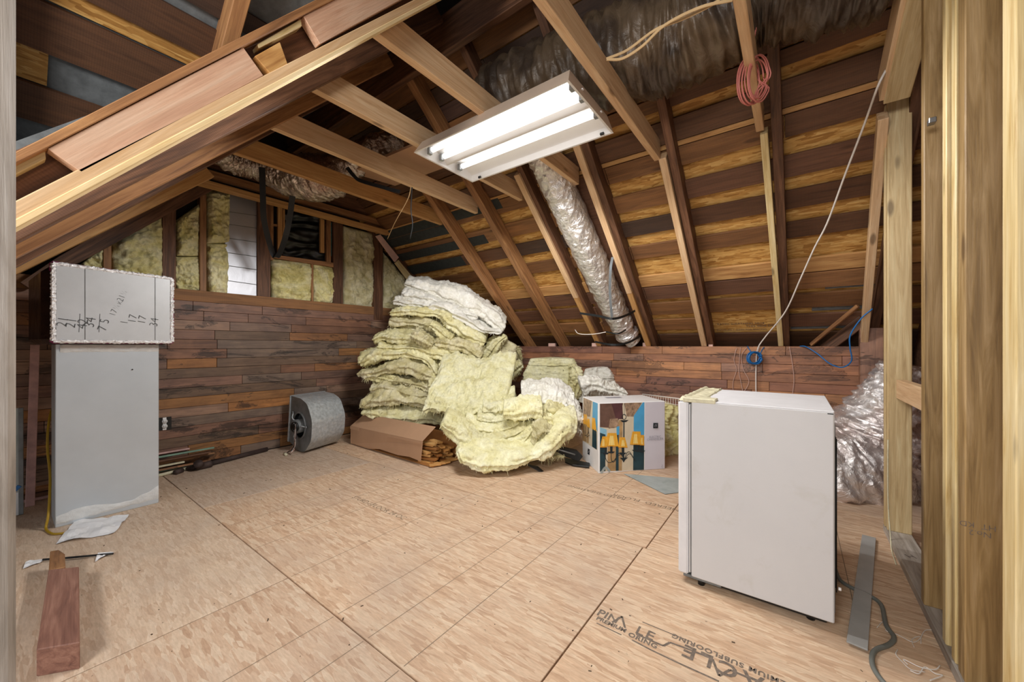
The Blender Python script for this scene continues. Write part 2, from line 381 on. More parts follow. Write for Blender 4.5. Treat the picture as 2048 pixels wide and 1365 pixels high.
rows = [(-2.4, -.443), (-.443, .776), (.776, 1.998), (1.998, 3.217), (3.217, 4.4)]
sheet(-4.28, -1.84, .776-1.219, .776, M['osb_grey'], False)
sheet(-1.84, .60, .776-1.219, .776, M['osb'])
sheet(.60, 3.0, .776-1.219, .776, M['osb'])
sheet(-4.28, -3.075, .776, 1.998, M['osb_grey'])
sheet(-3.075, -.635, .776, 1.998, M['osb'])
FS2 = sheet(-.635, 1.80, .776, 1.998, M['osb'], False)
sheet(-4.28, -.62, 1.998, 3.217, M['osb'])
sheet(-.62, 1.8, 1.998, 3.217, M['osb'])
sheet(-4.28, -1.84, 3.217, 4.36, M['osb'], False); sheet(-1.84, 1.8, 3.217, 4.36, M['osb'], False)
sheet(-4.28, -1.0, -2.4, -.443, M['osb'], False); sheet(-1.0, 3, -2.4, -.443, M['osb'], False)

# ------------------------------------------------------------------ gable wall (far left) clad with reclaimed flooring
def clad(parent, fixed, axis, a0, a1, rows, ph, mat, t=.018, z0=0.0, face=1, seed=1, maxz=None):
    R = random.Random(seed)
    for r in range(rows):
        z = z0+r*ph; a = a0-R.random()*.5
        while a < a1:
            L = R.choice((.35, .55, .8, 1.1, 1.4, 1.7, .65)); b = min(a+L, a1); aa = max(a, a0)
            if b-aa > .03:
                j = R.uniform(-.0012, .0012)
                if axis == 'Y': p0 = (fixed+face*j, aa+.0015, z+ph/2); p1 = (fixed+face*j, b-.0015, z+ph/2)
                else: p0 = (aa+.0015, fixed+face*j, z+ph/2); p1 = (b-.0015, fixed+face*j, z+ph/2)
                if R.random() < .5: p0, p1 = p1, p0
                board('wall_plank', p0, p1, ph-.0028, t, mat, (0, 0, 1), .0012, parent)
            a = b if b > a else a+L
wall_g = box('wall_left', (XG-.16, -1.2, 0), (XG-.14, YK+.6, 3.6), M['dark']); tag(wall_g, 'dark boards at the back of the gable wall', None, None, 'structure')
clad(wall_g, XG, 'Y', -1.0, YK+.02, 17, .0855, M['plank'], seed=3)
PT = 17*.0855
board('wall_plank', (XG+.001, -1.0, PT+.05), (XG+.001, YK, PT+.05), .1, .02, M['deck'], (0, 0, 1), .002, wall_g)
# knee wall
wall_k = box('wall_back', (-4.3, YK+.1, 0), (XE+.2, YK+.12, 1.0), M['dark']); tag(wall_k, 'dark backing behind the low knee wall planks', None, None, 'structure')
clad(wall_k, YK+.01, 'X', -4.3, XE, 12, .0842, M['plank_r'], t=.018, face=-1, seed=11, z0=.0395)
board('wall_plank', (-4.3, YK+.01, .02), (XE, YK+.01, .02), .036, .018, M['plank_r'], (0, 0, 1), .002, wall_k)
for x in (-4.2, -3.6, -3.0, -2.4, -1.8, -1.2, -.6, 0, .4):
    board('wall_stud', (x, YK+.06, 0), (x, YK+.06, 1.0), .08, .04, M['rafter_dark'], (0, 1, 0), .002, wall_k)
board('top_plate', (-4.3, YK+.06, 1.02), (XE, YK+.06, 1.02), .09, .038, M['rafter'], (0, 1, 0), .002, wall_k)

# ------------------------------------------------------------------ right roof slope
DK = .175                                    # vertical offset from rafter underside to boards
def slope_board(name, Ya, Yb, x0, x1, off, t, mat, parent):
    pa = Vector((0, Ya, zr(Ya)+off)); pb = Vector((0, Yb, zr(Yb)+off)); m = (pa+pb)/2; w = (pb-pa).length
    nrm = Vector((0, SR, 1)).normalized()
    c = m+nrm*t/2
    return board(name, (x0, c.y, c.z), (x1, c.y, c.z), w-.004, t, mat, (pb-pa), .0015, parent)
ceil_r = None
ya, yb = 1.86, 5.1
nrmR = Vector((0, SR, 1)).normalized()
ceil_r = prism('ceiling', [Vector((-4.45, ya, zr(ya)+DK+.045)), Vector((1.6, ya, zr(ya)+DK+.045)), Vector((1.6, yb, zr(yb)+DK+.045)), Vector((-4.45, yb, zr(yb)+DK+.045))], nrmR*.03, M['osb_roof'])
tag(ceil_r, 'strand board sheathing over the old boards of the right roof slope', None, None, 'structure')
pxrows = [(-420, -330, 'k'), (-328, -240, 'd'), (-238, -160, 'k'), (-158, -90, 'k'), (-88, -42, 'd'), (-40, 3, 'k'), (5, 45, 'd'), (48, 97, 'd'), (100, 136, 'd'), (163, 219, 'd'), (219.5, 232, 'l'), (233, 279, 'd'), (315, 359, 'd'), (385, 422, 'k'),
          (448, 480, 'b'), (523, 550, 'l'), (552, 582, 'b'), (591, 619, 'b'), (631, 655, 'b'), (666, 704, 'k')]
cuts = [-4.42, -3.0, -2.4, -1.82, -1.22, -.69, -.05, .6, 1.55]
for i, (y0, y1, ty) in enumerate(pxrows):
    Ya = max(1.84, onR(1562, y0, DK).y); Yb = onR(1562, y1, DK).y
    if Yb < 1.88: continue
    if i == len(pxrows)-1: Yb = 4.95
    R = random.Random(i*3+1); a = 0
    mt = {'d': M['deck'], 'k': M['deck_dark'], 'b': M['deck'], 'l': M['deck_light']}[ty]
    while a < len(cuts)-1:
        b = min(len(cuts)-1, a+R.choice((1, 2, 3, 2)))
        if ty == 'l': b = len(cuts)-1
        segs = [(cuts[a], cuts[b])]
        if y0 == 631: segs = [(max(cuts[a], lo), min(cuts[b], hi)) for lo, hi in ((-9, -.69), (-.05, 9)) if min(cuts[b], hi) > max(cuts[a], lo)]
        for (xa, xb) in segs:
            slope_board('roof_plank', Ya, Yb, xa+.002, xb-.002, DK, .02, mt, ceil_r)
        a = b
# plywood / faced panel behind the silver duct and felt patches
slope_board('roof_panel', onR(1562, 240, DK).y, 4.25, -1.80, -1.24, DK-.004, .008, M['deck'], ceil_r)
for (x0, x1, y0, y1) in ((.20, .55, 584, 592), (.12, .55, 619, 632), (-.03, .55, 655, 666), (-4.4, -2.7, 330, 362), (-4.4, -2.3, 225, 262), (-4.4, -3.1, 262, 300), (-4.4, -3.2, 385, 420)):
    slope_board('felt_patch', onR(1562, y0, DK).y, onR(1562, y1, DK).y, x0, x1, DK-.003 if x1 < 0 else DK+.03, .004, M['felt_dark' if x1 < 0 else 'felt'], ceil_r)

# ------------------------------------------------------------------ left roof slope (boards run along the ridge) and dormer slope
nrmL = Vector((0, -SL, 1)).normalized(); DL = .20
ceil_l = prism('ceiling', [Vector((-4.45, -1.0, zl(-1.0)+DL+.03)), Vector((-1.92, -1.0, zl(-1.0)+DL+.03)), Vector((-1.92, 1.87, zl(1.87)+DL+.03)), Vector((-4.45, 1.87, zl(1.87)+DL+.03))], nrmL*.02, M['felt'])
tag(ceil_l, 'felt over the boards of the left roof slope', None, None, 'structure')
y = -.95; R = random.Random(5)
while y < 1.82:
    w = R.choice((.10, .13, .15)); y2 = min(y+w, 1.86)
    pa = Vector((0, y, zl(y)+DL)); pb = Vector((0, y2, zl(y2)+DL)); c = (pa+pb)/2+nrmL*.01
    board('roof_plank', (-4.4, c.y, c.z), (-1.90-R.random()*.02, c.y, c.z), (pb-pa).length-.004, .02, M['deck_dark'] if R.random() < .6 else M['deck'], (pb-pa), .002, ceil_l)
    y = y2+R.choice((.0, .02, .05))
def zd(X): return 4.22+.85*X                 # dormer slope, rising towards +X
def yv(X, off=0.0): return min(1.84, .95+(zd(X)+off-DL-2.375)/SL+.02)   # valley with the left slope
def onDm(px, py, off=0.0):
    r = ray(px, py); d = (zd(0)+off-H)/(r.z-.85*r.x); return EYE+r*d
nrmD = Vector((-.85, 0, 1)).normalized()
xv = (-2.2, -1.6)
ceil_d = prism('ceiling', [Vector((-3.6, -2.2, zd(-3.6)+.04)), Vector((.1, -2.2, zd(.1)+.04)), Vector((.1, 1.95, zd(.1)+.04)), Vector((-1.25, 1.95, zd(-1.25)+.04)), Vector((-1.5, yv(-1.5), zd(-1.5)+.04)), Vector((-3.6, yv(-3.6), zd(-3.6)+.04))], nrmD*.02, M['felt'])
tag(ceil_d, 'grey felt over the boards of the dormer roof', None, None, 'structure')
tag(prism('ceiling', [Vector((.1, -2.2, zd(.1)+.05)), Vector((2.2, -2.2, 2.5)), Vector((2.2, 1.95, 2.5)), Vector((.1, 1.95, zd(.1)+.05))], (0, 0, .03), M['deck_dark']), 'far slope of the dormer roof', None, None, 'structure')
def dboard(x0, x1, ya, yb, mat, off=0.0, t=.02):
    P = [Vector((x0, ya, zd(x0)+off)), Vector((x1, ya, zd(x1)+off)), Vector((x1, min(yb, yv(x1)), zd(x1)+off)), Vector((x0, min(yb, yv(x0)), zd(x0)+off))]
    c = sum(P, Vector())/4; L = P[3].y-P[0].y
    # local frame: X along the board
    ax = Vector((0, 1, 0)); wd = Vector((1, 0, .85)).normalized(); td = ax.cross(wd)
    vs = [Vector(((p-c).dot(ax), (p-c).dot(wd), (p-c).dot(td)+h)) for h in (0, -t if td.z < 0 else t) for p in P]
    me = bpy.data.meshes.new('roof_plank'); me.from_pydata([tuple(v) for v in vs], [], [(0, 1, 2, 3), (7, 6, 5, 4), (0, 4, 5, 1), (1, 5, 6, 2), (2, 6, 7, 3), (3, 7, 4, 0)]); me.update()
    o = link('roof_plank', me, mat); Mx = Matrix((ax, wd, td)).transposed().to_4x4(); Mx.translation = c; o.matrix_world = Mx; keep(o, ceil_d); return o
def xd(py): return onDm(33, py).x
for (y0, y1, ty, yend) in ((-60, -25, 'o', .62), (-23, 86, 'd', 1.9), (86, 156, 'o', .11), (156, 235, 'd', 1.9), (300, 380, 'd', 1.9), (-160, -65, 'd', 1.9), (-260, -190, 'd', 1.9)):
    if ty == 'd': dboard(xd(y1)+.003, xd(y0)-.003, -1.8, yend, M['deck_dark'])
    else: dboard(xd(y1)-.01, xd(y0)+.01, -1.8, yend, M['osb_roof'], .022, .01)
for (yy) in (.60, -.02, 1.24):
    xl = (zl(yy)+DL-4.22)/.85+.05
    pa = Vector((xl, yy, zd(xl)-.06)); pb = Vector((.1, yy, zd(.1)-.06))
    board('rafter', pa, pb, .13, .055, M['rafter'], nrmD, .003, ceil_d)

tag(box('ceiling', (-4.6, -2.4, 4.45), (2.6, 5.3, 4.5), M['dark']), 'added unseen slab keeping sky light out above the ridge', None, None, 'structure')  # slab and end panels added to stop sky leaking through roof gaps
tag(box('wall_left', (-4.62, -2.4, 0), (-4.6, 5.3, 4.5), M['dark']), 'added unseen panel blocking sky light beyond the gable', None, None, 'structure')
tag(box('wall_back', (-4.6, 5.25, 0), (2.6, 5.3, 4.5), M['dark']), 'added unseen panel blocking sky light beyond the eaves', None, None, 'structure')

# ------------------------------------------------------------------ ridge, rafters, ties
rb = board('ridge_beam', (-4.4, 1.86, 3.235), (1.5, 1.86, 3.235), .27, .05, M['rafter_dark'], (0, 0, 1), .004)
tag(rb, 'long dark rough-sawn ridge beam running above the ceiling joists', 'beam')
def yz_board(name, X0, X1, Ya, za, Yb, zb, depth, mat, label, cat, group=None, xs=0.0):
    """board between X0 and X1 whose underside runs from (Ya,za) to (Yb,zb)"""
    a = Vector((0, Ya, za)); b = Vector((0, Yb, zb)); ax = (b-a).normalized()
    n = Vector((0, -ax.z, ax.y)); n = n if n.z > 0 else -n
    c = n*depth/2; xm = (X0+X1)/2
    o = board(name, (xm, Ya+c.y, za+c.z), (xm+xs, Yb+c.y, zb+c.z), depth, abs(X1-X0), mat, n, .003)
    return tag(o, label, cat, group)
GR = 'rafters of the right roof slope'
names = ['farthest, beside the white batt', 'second from the gable wall', 'third from the gable wall', 'left of the silver duct', 'right of the silver duct', 'between the lamp and the red wire coil', 'above the blue wire coil']
for k, (xr, m) in enumerate(((-2.97, 'r'), (-2.42, 'r'), (-1.87, 'k'), (-1.26, 'k'), (-.69, 'k'), (-.052, 'k'), (.52, 'k'))):
    wd = .055 if m == 'k' else .075
    yz_board('rafter', xr-wd/2, xr+wd/2, 5.0, zr(5.0)+.035*(m == 'k'), 1.88, zr(1.88)+.035*(m == 'k'), .13, M['rafter'] if m == 'r' else M['rafter_dark'],
             ['brown old rafter at the far end above the insulation pile', 'brown old rafter, second from the gable wall', 'brown old rafter left of the silver duct behind a pale strip', 'dark rafter just right of the silver duct', 'dark rafter beside the joist that ends right of the lamp', 'dark rafter behind the hanging red wire coil', 'dark rafter behind the yellow wall framing'][k], 'rafter', GR, xs=(-.05 if k == 5 else 0))
for k, (x0, x1, ytop, mt, lab) in enumerate(((-1.935, -1.88, 2.62, 'pine', 'pale new strip fixed to the rafter left of the silver duct'),
        (-1.345, -1.29, 2.52, 'pine', 'pale new strip fixed to the rafter right of the silver duct'),
        (-.775, -.725, 2.78, 'pine', 'pale new strip fixed to the rafter right of the lamp'),
        (-.122, -.082, 2.80, 'pine_pale', 'pale new strip fixed below the joist with the red wire coil'))):
    if k < 2:
        ym = 3.72; yz_board('rafter_strip', x0, x1, ym, zr(ym)-.0, ytop, zr(ytop), .10, M[mt], lab, 'strip')
        yz_board('rafter_strip', x0, x1, YK, zr(YK), ym+.004, zr(ym), .10, M['rafter' if k > 5 else 'pine_dim'], lab.replace('pale new', 'darker lower'), 'strip')
    else:
        yz_board('rafter_strip', x0, x1, YK, zr(YK), ytop, zr(ytop), .09, M[mt], lab, 'strip', None, -.05 if k == 3 else 0)
a0 = onY(1727, 690, 4.30); b0 = Vector((.385, 2.86, zr(2.86)))
tag(board('rafter_strip', (a0.x, 4.30, 1.05), b0, .09, .045, M['pine'], (0, .6, 1), .003), 'pale strip leaning up the roof beside the yellow studs', 'strip')
# ties / ceiling joists
tl = ['new pine ceiling joist farthest from the camera, in front of the hanging duct', 'new pine ceiling joist second from the far end, crossing left of the lamp', 'new pine ceiling joist touching the left end of the lamp', 'new pine ceiling joist passing above the lamp, nearest the left rafters', 'new pine ceiling joist just right of the lamp', 'new pine ceiling joist with the red wire coil hanging on it']
for k, (X, yl, yr, m) in enumerate(((-3.07, .86, 2.86, 'pine_dim'), (-2.53, .86, 2.83, 'pine'), (-1.98, .86, 2.82, 'pine'), (-1.415, .86, 2.82, 'pine'), (-.765, .4, 2.79, 'pine'), (-.15, -.1, 2.79, 'pine'))):
    o = board('ceiling_joist', (X-.02, yl, 2.375+.07), (X-.02, yr, 2.375+.07), .14, .042, M[m], (0, 0, 1), .003); tag(o, tl[k], 'joist', 'ceiling joists')
# left rafters
ll = ['dark rough rafter behind the pale edge strip, left slope', 'brown rafter third from the camera, left slope', 'brown rafter fourth from the camera, left slope', 'yellowish pine rafter lowest on the left slope']
for k, (X, p, q, m) in enumerate(((-1.95, (33, 487), (641, 173), 'rafter_dark'), (-2.5, (33, 517), (583, 237), 'rafter'), (-3.02, (33, 535), (548, 264), 'rafter_dark'), (-3.7, (33, 550), (387, 375), 'pine_dim'))):
    a = onX(*p, X); b = onX(*q, X); sl = (b.z-a.z)/(b.y-a.y); yt = 1.8 if k < 3 else 1.0; yb_ = -.35
    yz_board('rafter', X-.03, X+.03, yb_, a.z+sl*(yb_-a.y), yt, a.z+sl*(yt-a.y), .14, M[m], ll[k], 'rafter', 'rafters of the left roof slope')
XA = -1.35
a = onX(33, 457, XA); b = onX(870, 4, XA); sl = (b.z-a.z)/(b.y-a.y)
ft = thing('trimmer_rafter', 'near left rafter faced with pinkish boards and a pale edge strip', 'rafter', (XA, 0, a.z))
def facep(name, pts, mat, x=XA, t=.035):
    return prism(name, [onX(px, py, x) for px, py in pts], (-t, 0, 0), mat, ft, .0015)
def axboard(name, p, q, w, x0, x1, mat):
    a = onX(*p, x1); b = onX(*q, x1); ax = (b-a).normalized(); n = Vector((0, -ax.z, ax.y))
    xm = (x0+x1)/2; o = board(name, Vector((xm, a.y, a.z))+n*w/2, Vector((xm, b.y, b.z))+n*w/2, w, x1-x0, mat, n, .002, ft); return o
def ext(p, q, xa, xb):
    s = (q[1]-p[1])/(q[0]-p[0]); return (xa, p[1]+s*(xa-p[0])), (xb, p[1]+s*(xb-p[0]))
p, q = ext((33, 457), (870, 4), -110, 1010)
axboard('edge_strip', p, q, .040, XA-.045, XA, M['pine_clean'])
axboard('lit_edge', p, q, .014, XA-.046, XA+.003, M['pine_lit'])  # lit underside of the strip, its brightness put into a paler colour
axboard('rafter_body', ext((33, 452), (870, -1), -110, 1010)[0], ext((33, 452), (870, -1), -110, 1010)[1], .112, XA-.085, XA-.047, M['rafter_dark'])
facep('facing_board', [(95, 297), (163, 345), (527, 151), (487, 95)], M['pink'])
facep('facing_board', [(607, 32), (640, 88), (830, -16), (800, -70)], M['pink'])
facep('filler_block', [(510, 112), (545, 152), (577, 132), (560, 84)], M['block'], XA-.004, .16)
facep('filler_strip', [(515, 88), (518, 96), (604, 52), (602, 38)], M['pine_pale'], XA-.006, .06)
facep('filler_strip', [(-60, 372), (-58, 395), (92, 318), (90, 301)], M['pine_pale'], XA-.02, .03)
facep('deck_edge', [(-60, 349), (-60, 372), (95, 295), (300, 188), (487, 92), (600, 34), (660, 4), (820, -80), (800, -90), (640, -5), (450, 90), (240, 197), (33, 303)], M['rafter'], XA+.004, .045)
# gable rafters and gable ties
def gb(name, pts, X, t, mat, label=None, cat=None, grp=None):
    o = prism(name, [onX(px, py, X) for px, py in pts], (-t, 0, 0), mat, None, .002)
    if label: tag(o, label, cat, grp)
    return o
gb('gable_rafter', [(40, 565), (60, 578), (224, 490), (352, 420), (430, 378), (400, 352), (119, 512)], -4.22, .05, M['rafter_dark'], 'dark cracked rafter along the left side of the gable wall', 'rafter')
gb('gable_rafter', [(766, 470), (905, 690), (935, 690), (800, 470)], -4.22, .05, M['rafter_dark'], 'dark rafter along the right side of the gable wall', 'rafter')
gb('painted_strip', [(753, 472), (761, 469), (798, 515), (791, 524)], -4.18, .03, M['pinkblock'], 'short pinkish strip on the right gable rafter', 'strip')
gb('painted_strip', [(791, 526), (797, 520), (835, 566), (822, 568)], -4.18, .03, M['pine_pale'], 'short cream strip on the right gable rafter above the white batt', 'strip')
def gtie(X, p, q, h, t, mat, lab, name='gable_joist'):
    a = onX(*p, X); b = onX(*q, X); o = board(name, a+Vector((-t/2, 0, h/2)), b+Vector((-t/2, 0, h/2)), h, t, mat, (0, 0, 1), .003, None, .03); return tag(o, lab, 'joist')
gtie(-4.05, (368, 358), (795, 473), .045, .09, M['pine_dim'], 'yellowish flat joist lowest across the gable wall')
gtie(-4.10, (372, 342), (800, 462), .07, .04, M['rafter'], 'brown joist above the lowest yellowish gable joist', )
gtie(-4.16, (385, 322), (812, 450), .16, .05, M['rafter_dark'], 'dark deep joist highest across the gable wall')
# gable studs, insulation, foil panel, vent
gs = [([(207, 470), (207, 575), (223, 577), (223, 470)], .06, 'rafter', 'narrow brown gable stud just right of the insulated box'),
      ([(325, 425), (325, 590), (352, 592), (352, 412)], .06, 'rafter_dark', 'wide dark gable stud above the right edge of the insulated box'),
      ([(400, 372), (400, 588), (413, 590), (413, 376)], .09, 'rafter', 'narrow orange-brown gable stud left of the foil panel'),
      ([(515, 400), (515, 598), (541, 600), (541, 408)], .09, 'rafter_dark', 'dark gable stud right of the foil panel'),
      ([(667, 440), (667, 610), (686, 612), (686, 446)], .09, 'rafter_dark', 'dark gable stud right of the black vent'),
      ([(748, 462), (748, 640), (766, 640), (766, 468)], .06, 'rafter_dark', 'dark gable stud farthest right, lapping over the planks')]
for i, (pts, t, m, lab) in enumerate(gs):
    gb('gable_stud', pts, XG+.015 if i == 5 else XG-.012, t, M[m], lab, 'stud')
fp = gb('foil_panel', [(450, 385), (450, 594), (516, 600), (516, 395)], XG-.035, .02, M['foil_panel'], 'shiny foil-faced panel between gable studs', 'panel')
for yy in (423, 448, 476, 505, 531, 561):
    a = onX(451, yy, XG-.032); b = onX(515, yy+9, XG-.032); board('panel_seam', a, b, .006, .004, M['galv_dark'], (0, 0, 1), .001, fp)
vt = thing('gable_vent', 'black sheet-covered vent opening framed in brown wood in the gable', 'vent', onX(610, 525, XG-.02))
def vp(name, pts, X, t, mat): return prism(name, [onX(px, py, X) for px, py in pts], (-t, 0, 0), mat, vt, .0015)
vs = []; fs = []; NX, NZ = 26, 40
for j in range(NZ+1):
    for i in range(NX+1):
        u = i/NX; v = j/NZ
        p = onX(566+86*u, (424+14*u)+(97)*v, XG-.075)
        w = .016*math.sin(v*34+2.5*u+noise.noise(Vector((u*3, v*5, 1)))*3)*(1-.2*v)+.02*noise.noise(Vector((u*5, v*9, 4)))
        vs.append(p+Vector((w, 0, 0)))
for j in range(NZ):
    for i in range(NX): k = j*(NX+1)+i; fs.append((k, k+1, k+NX+2, k+NX+1))
pydata('black_sheet', vs, fs, M['black_sheet'], vt, True)
vp('frame_post', [(541, 404), (541, 520), (547, 521), (547, 405)], XG-.03, .05, M['rafter'])
vp('frame_post', [(556, 414), (556, 508), (565, 509), (565, 416)], XG-.02, .03, M['pine_dim'])
vp('frame_post', [(566, 418), (566, 492), (570, 493), (570, 419)], XG-.03, .03, M['pine_dim'])
vp('frame_post', [(641, 437), (641, 505), (649, 506), (649, 440)], XG-.02, .03, M['pine_dim'])
vp('frame_post', [(653, 440), (653, 524), (662, 526), (662, 442)], XG-.03, .04, M['rafter'])
vp('sill', [(546, 509), (546, 516), (668, 535), (668, 526)], XG-.015, .06, M['rafter'])
vp('cross_block', [(547, 448), (547, 452), (556, 453), (556, 449)], XG-.03, .03, M['rafter'])
vp('daylight_slit', [(661, 445), (661, 512), (666, 513), (666, 446)], XG-.06, .004, M['teal'])  # daylight through the vent gap, painted as a teal strip

# ------------------------------------------------------------------ insulation
def fnoise(p, s, o=3): return noise.fractal(p*s, .9, 2.1, o)
def batt(label, pts, th, D, mat, d=4.4, tilt=0.35, seed=0, nu=96, nv=60, rough=1.15, group='loose insulation batts piled on the floor', name='insulation_batt', dd=None, nosecat=False, yaw=0.0):
    """pts: px centre line of the visible edge, th: thickness in px (list or number), D: depth in m away from the viewer"""
    n = len(pts)
    ds = dd if dd else [d]*n
    P = smooth_path([onD(px, py, dk) for (px, py), dk in zip(pts, ds)], nu)
    ths = th if isinstance(th, (list, tuple)) else [th]*n
    T = smooth_path([Vector((t/FPX*dk, 0, 0)) for t, dk in zip(ths, ds)], nu)
    aw = (FW*math.cos(yaw)+RT*math.sin(yaw)+Vector((0, 0, tilt))).normalized()
    vs = []; fs = []; sd = Vector((seed*7.3, seed*3.1, seed*1.7))
    c0 = sum(P, Vector())/len(P); wisps = []; WR = random.Random(seed*13+1)
    for i, p in enumerate(P):
        u = i/nu; tg = (P[min(i+1, nu)]-P[max(i-1, 0)]).normalized()
        nn = tg.cross(aw).normalized(); 
        if nn.z < 0: nn = -nn
        e = min(u, 1-u)*nu/3.0; cap = math.sqrt(max(0.0, 1-(1-min(e, 1))**2))*.86+.14 if e < 1 else 1.0
        half = T[i].x/2*cap*(1+.16*fnoise(p+sd, 5, 2))
        for k in range(nv):
            a = 2*math.pi*k/nv; ca, sa = math.cos(a), math.sin(a)
            f = (abs(ca)**3.2+abs(sa)**3.2)**(-1/3.2)
            q = p+aw*(D/2)+nn*(f*sa*half)-aw*(f*ca*D/2*(cap*.2+.8))
            dirv = (nn*sa*1.0-aw*ca)
            amp = fnoise(q+sd, 2.6, 2)*.030+fnoise(q+sd, 7, 3)*.026+abs(fnoise(q+sd*2, 16, 3))*.022-.010+fnoise(q, 50, 3)*.006
            if ca > .2:
                lay = fnoise(Vector((q.x*5, q.y*5, q.z*5))+sd, 1, 2)
                amp += ca*(.014*math.sin(sa*9+4*lay)+max(0, fnoise(Vector((q.x*26, q.y*26, q.z*14)), 1, 3))*.012)
            vs.append(q+dirv*amp*rough*min(1, half/.035+.2)-c0)
            if ca > -.1 and WR.random() < .045:
                base = vs[-1]; L = WR.uniform(.012, .042)*rough
                dd_ = (dirv+Vector((WR.uniform(-.9, .9), WR.uniform(-.9, .9), WR.uniform(-1.3, .4)))).normalized()
                wp = base+dd_*L*.6+Vector((WR.uniform(-.008, .008), WR.uniform(-.008, .008), -.006)); tip = base+dd_*L+Vector((0, 0, -L*.35))
                sdv = tg*WR.uniform(.0012, .003); wisps.append((base-sdv, base+sdv, wp+sdv*.5, tip, wp-sdv*.5))
    for i in range(nu):
        for k in range(nv):
            k2 = (k+1) % nv; fs.append((i*nv+k, i*nv+k2, (i+1)*nv+k2, (i+1)*nv+k))
    fs.append(tuple(range(nv))[::-1]); fs.append(tuple(nu*nv+k for k in range(nv)))
    for w5 in wisps: b_ = len(vs); vs.extend(w5); fs.append((b_, b_+1, b_+2, b_+3, b_+4))
    o = pydata(name, vs, fs, M[mat], None, True); o.location = c0
    tag(o, label, 'insulation', group); return o
def z1(x, y): return (700+x/5.689, 540+y/5.689)
def z2(x, y): return (700+x/5.689, 740+y/5.689)
def z3(x, y): return (900+x/5.689, 740+y/5.689)
def z4(x, y): return (1000+x/6.203, 640+y/6.203)
def mp(f, L): return [f(x, y) for x, y in L]
B = batt
B('white insulation batt on the very top of the pile', mp(z1, [(605, 165), (850, 235), (1100, 310), (1350, 420), (1580, 560), (1750, 700)]), [20, 26, 34, 40, 38, 26], .34, 'ins_white', 4.45, .45, 1)
B('white insulation batt, middle lobe under the topmost one', mp(z1, [(575, 265), (760, 320), (1000, 380), (1250, 480), (1450, 560)]), [17, 22, 26, 28, 22], .4, 'ins_white', 4.40, .3, 2)
B('white insulation batt, lowest lobe of the white stack', mp(z1, [(480, 360), (620, 375), (800, 395), (1050, 430), (1250, 540), (1500, 680), (1730, 720)]), [16, 20, 20, 22, 24, 20, 14], .4, 'ins_white', 4.36, .25, 3)
B('yellow insulation batt with an orange stain just under the white batts', mp(z1, [(440, 500), (640, 475), (860, 500), (1040, 520), (1130, 620), (1330, 740), (1540, 840)]), [14, 22, 20, 24, 30, 30, 26], .45, 'ins', 4.30, .2, 4)
B('ragged yellow insulation batt second under the white batts', mp(z1, [(430, 575), (620, 600), (840, 610), (960, 660), (1130, 780), (1210, 800)]), [20, 24, 22, 26, 24, 12], .5, 'ins_dirty', 4.33, .15, 5)
B('short yellow insulation flap hanging below the stained batt', mp(z1, [(900, 620), (980, 680), (1080, 760), (1150, 800)]), [12, 22, 22, 12], .25, 'ins', 4.22, .1, 6)
B('thick greenish insulation batt with a frayed left underside', mp(z1, [(460, 660), (600, 680), (780, 690), (900, 700), (1300, 780), (1480, 880)]), [16, 22, 24, 22, 22, 14], .5, 'ins_dirty', 4.40, .1, 7)
B('rounded yellow insulation batt at the upper left shoulder of the pile', mp(z1, [(250, 800), (400, 770), (600, 790), (760, 840), (1000, 900), (1250, 960)]), [18, 26, 28, 26, 26, 18], .5, 'ins', 4.22, .15, 8)
B('folded insulation piece lying on the left shoulder of the pile', mp(z1, [(690, 750), (780, 780), (880, 840), (940, 860)]), [14, 22, 22, 12], .3, 'ins_dirty', 4.12, .2, 9)
B('crumpled greyish insulation batt right of the middle of the pile', mp(z1, [(950, 840), (1150, 850), (1300, 890), (1420, 960), (1490, 1010)]), [16, 26, 28, 28, 20], .45, 'ins_dirty', 4.20, .2, 10)
B('yellow insulation batt under the folded piece at mid height', mp(z1, [(300, 880), (480, 910), (700, 900), (920, 950), (1130, 1000), (1440, 1070)]), [14, 18, 20, 24, 22, 12], .5, 'ins', 4.18, .2, 11)
B('wide yellow insulation sheet with torn fringe at the far left', mp(z1, [(90, 1070), (260, 1000), (480, 970), (700, 985), (880, 1060), (990, 1200)]), [18, 30, 26, 22, 24, 16], .55, 'ins', 4.12, .2, 12)
B('arched yellow insulation batt at the centre right of the pile', mp(z1, [(1010, 1120), (1150, 1090), (1300, 1090), (1470, 1150)]), [18, 22, 22, 16], .4, 'ins_clean', 4.10, .2, 13)
B('grey-stained insulation batt with layered edge at the left', mp(z1, [(75, 1200), (250, 1190), (430, 1130), (620, 1110), (820, 1170), (970, 1260)]), [14, 20, 28, 32, 30, 20], .5, 'ins_dirty', 4.08, .15, 14)
B('insulation sheet hanging down at the right shoulder of the pile', mp(z1, [(1760, 790), (1700, 920), (1630, 1040), (1560, 1160)]), [50, 66, 58, 30], .12, 'ins_dirty', 4.55, .1, 15, rough=.8)
B('folded insulation edge beside the hanging sheet', mp(z1, [(1780, 760), (1640, 870), (1560, 1000), (1490, 1100)]), [10, 18, 20, 14], .2, 'ins', 4.40, .1, 16)
B('small grey insulation scrap against the knee wall', mp(z1, [(1880, 880), (1920, 980), (1950, 1080)]), [16, 18, 8], .12, 'ins_dirty', 4.85, .1, 17)
B('curved yellow insulation piece behind the front sheet', mp(z4, [(-10, 740), (110, 680), (200, 610), (280, 560)]), [22, 28, 26, 12], .2, 'ins_clean', 4.50, .1, 18)
B('narrow yellow insulation batt low at the left of the pile', mp(z2, [(480, 130), (650, 160), (800, 200), (940, 240)]), [14, 18, 20, 14], .45, 'ins_dirty', 4.06, .2, 19)
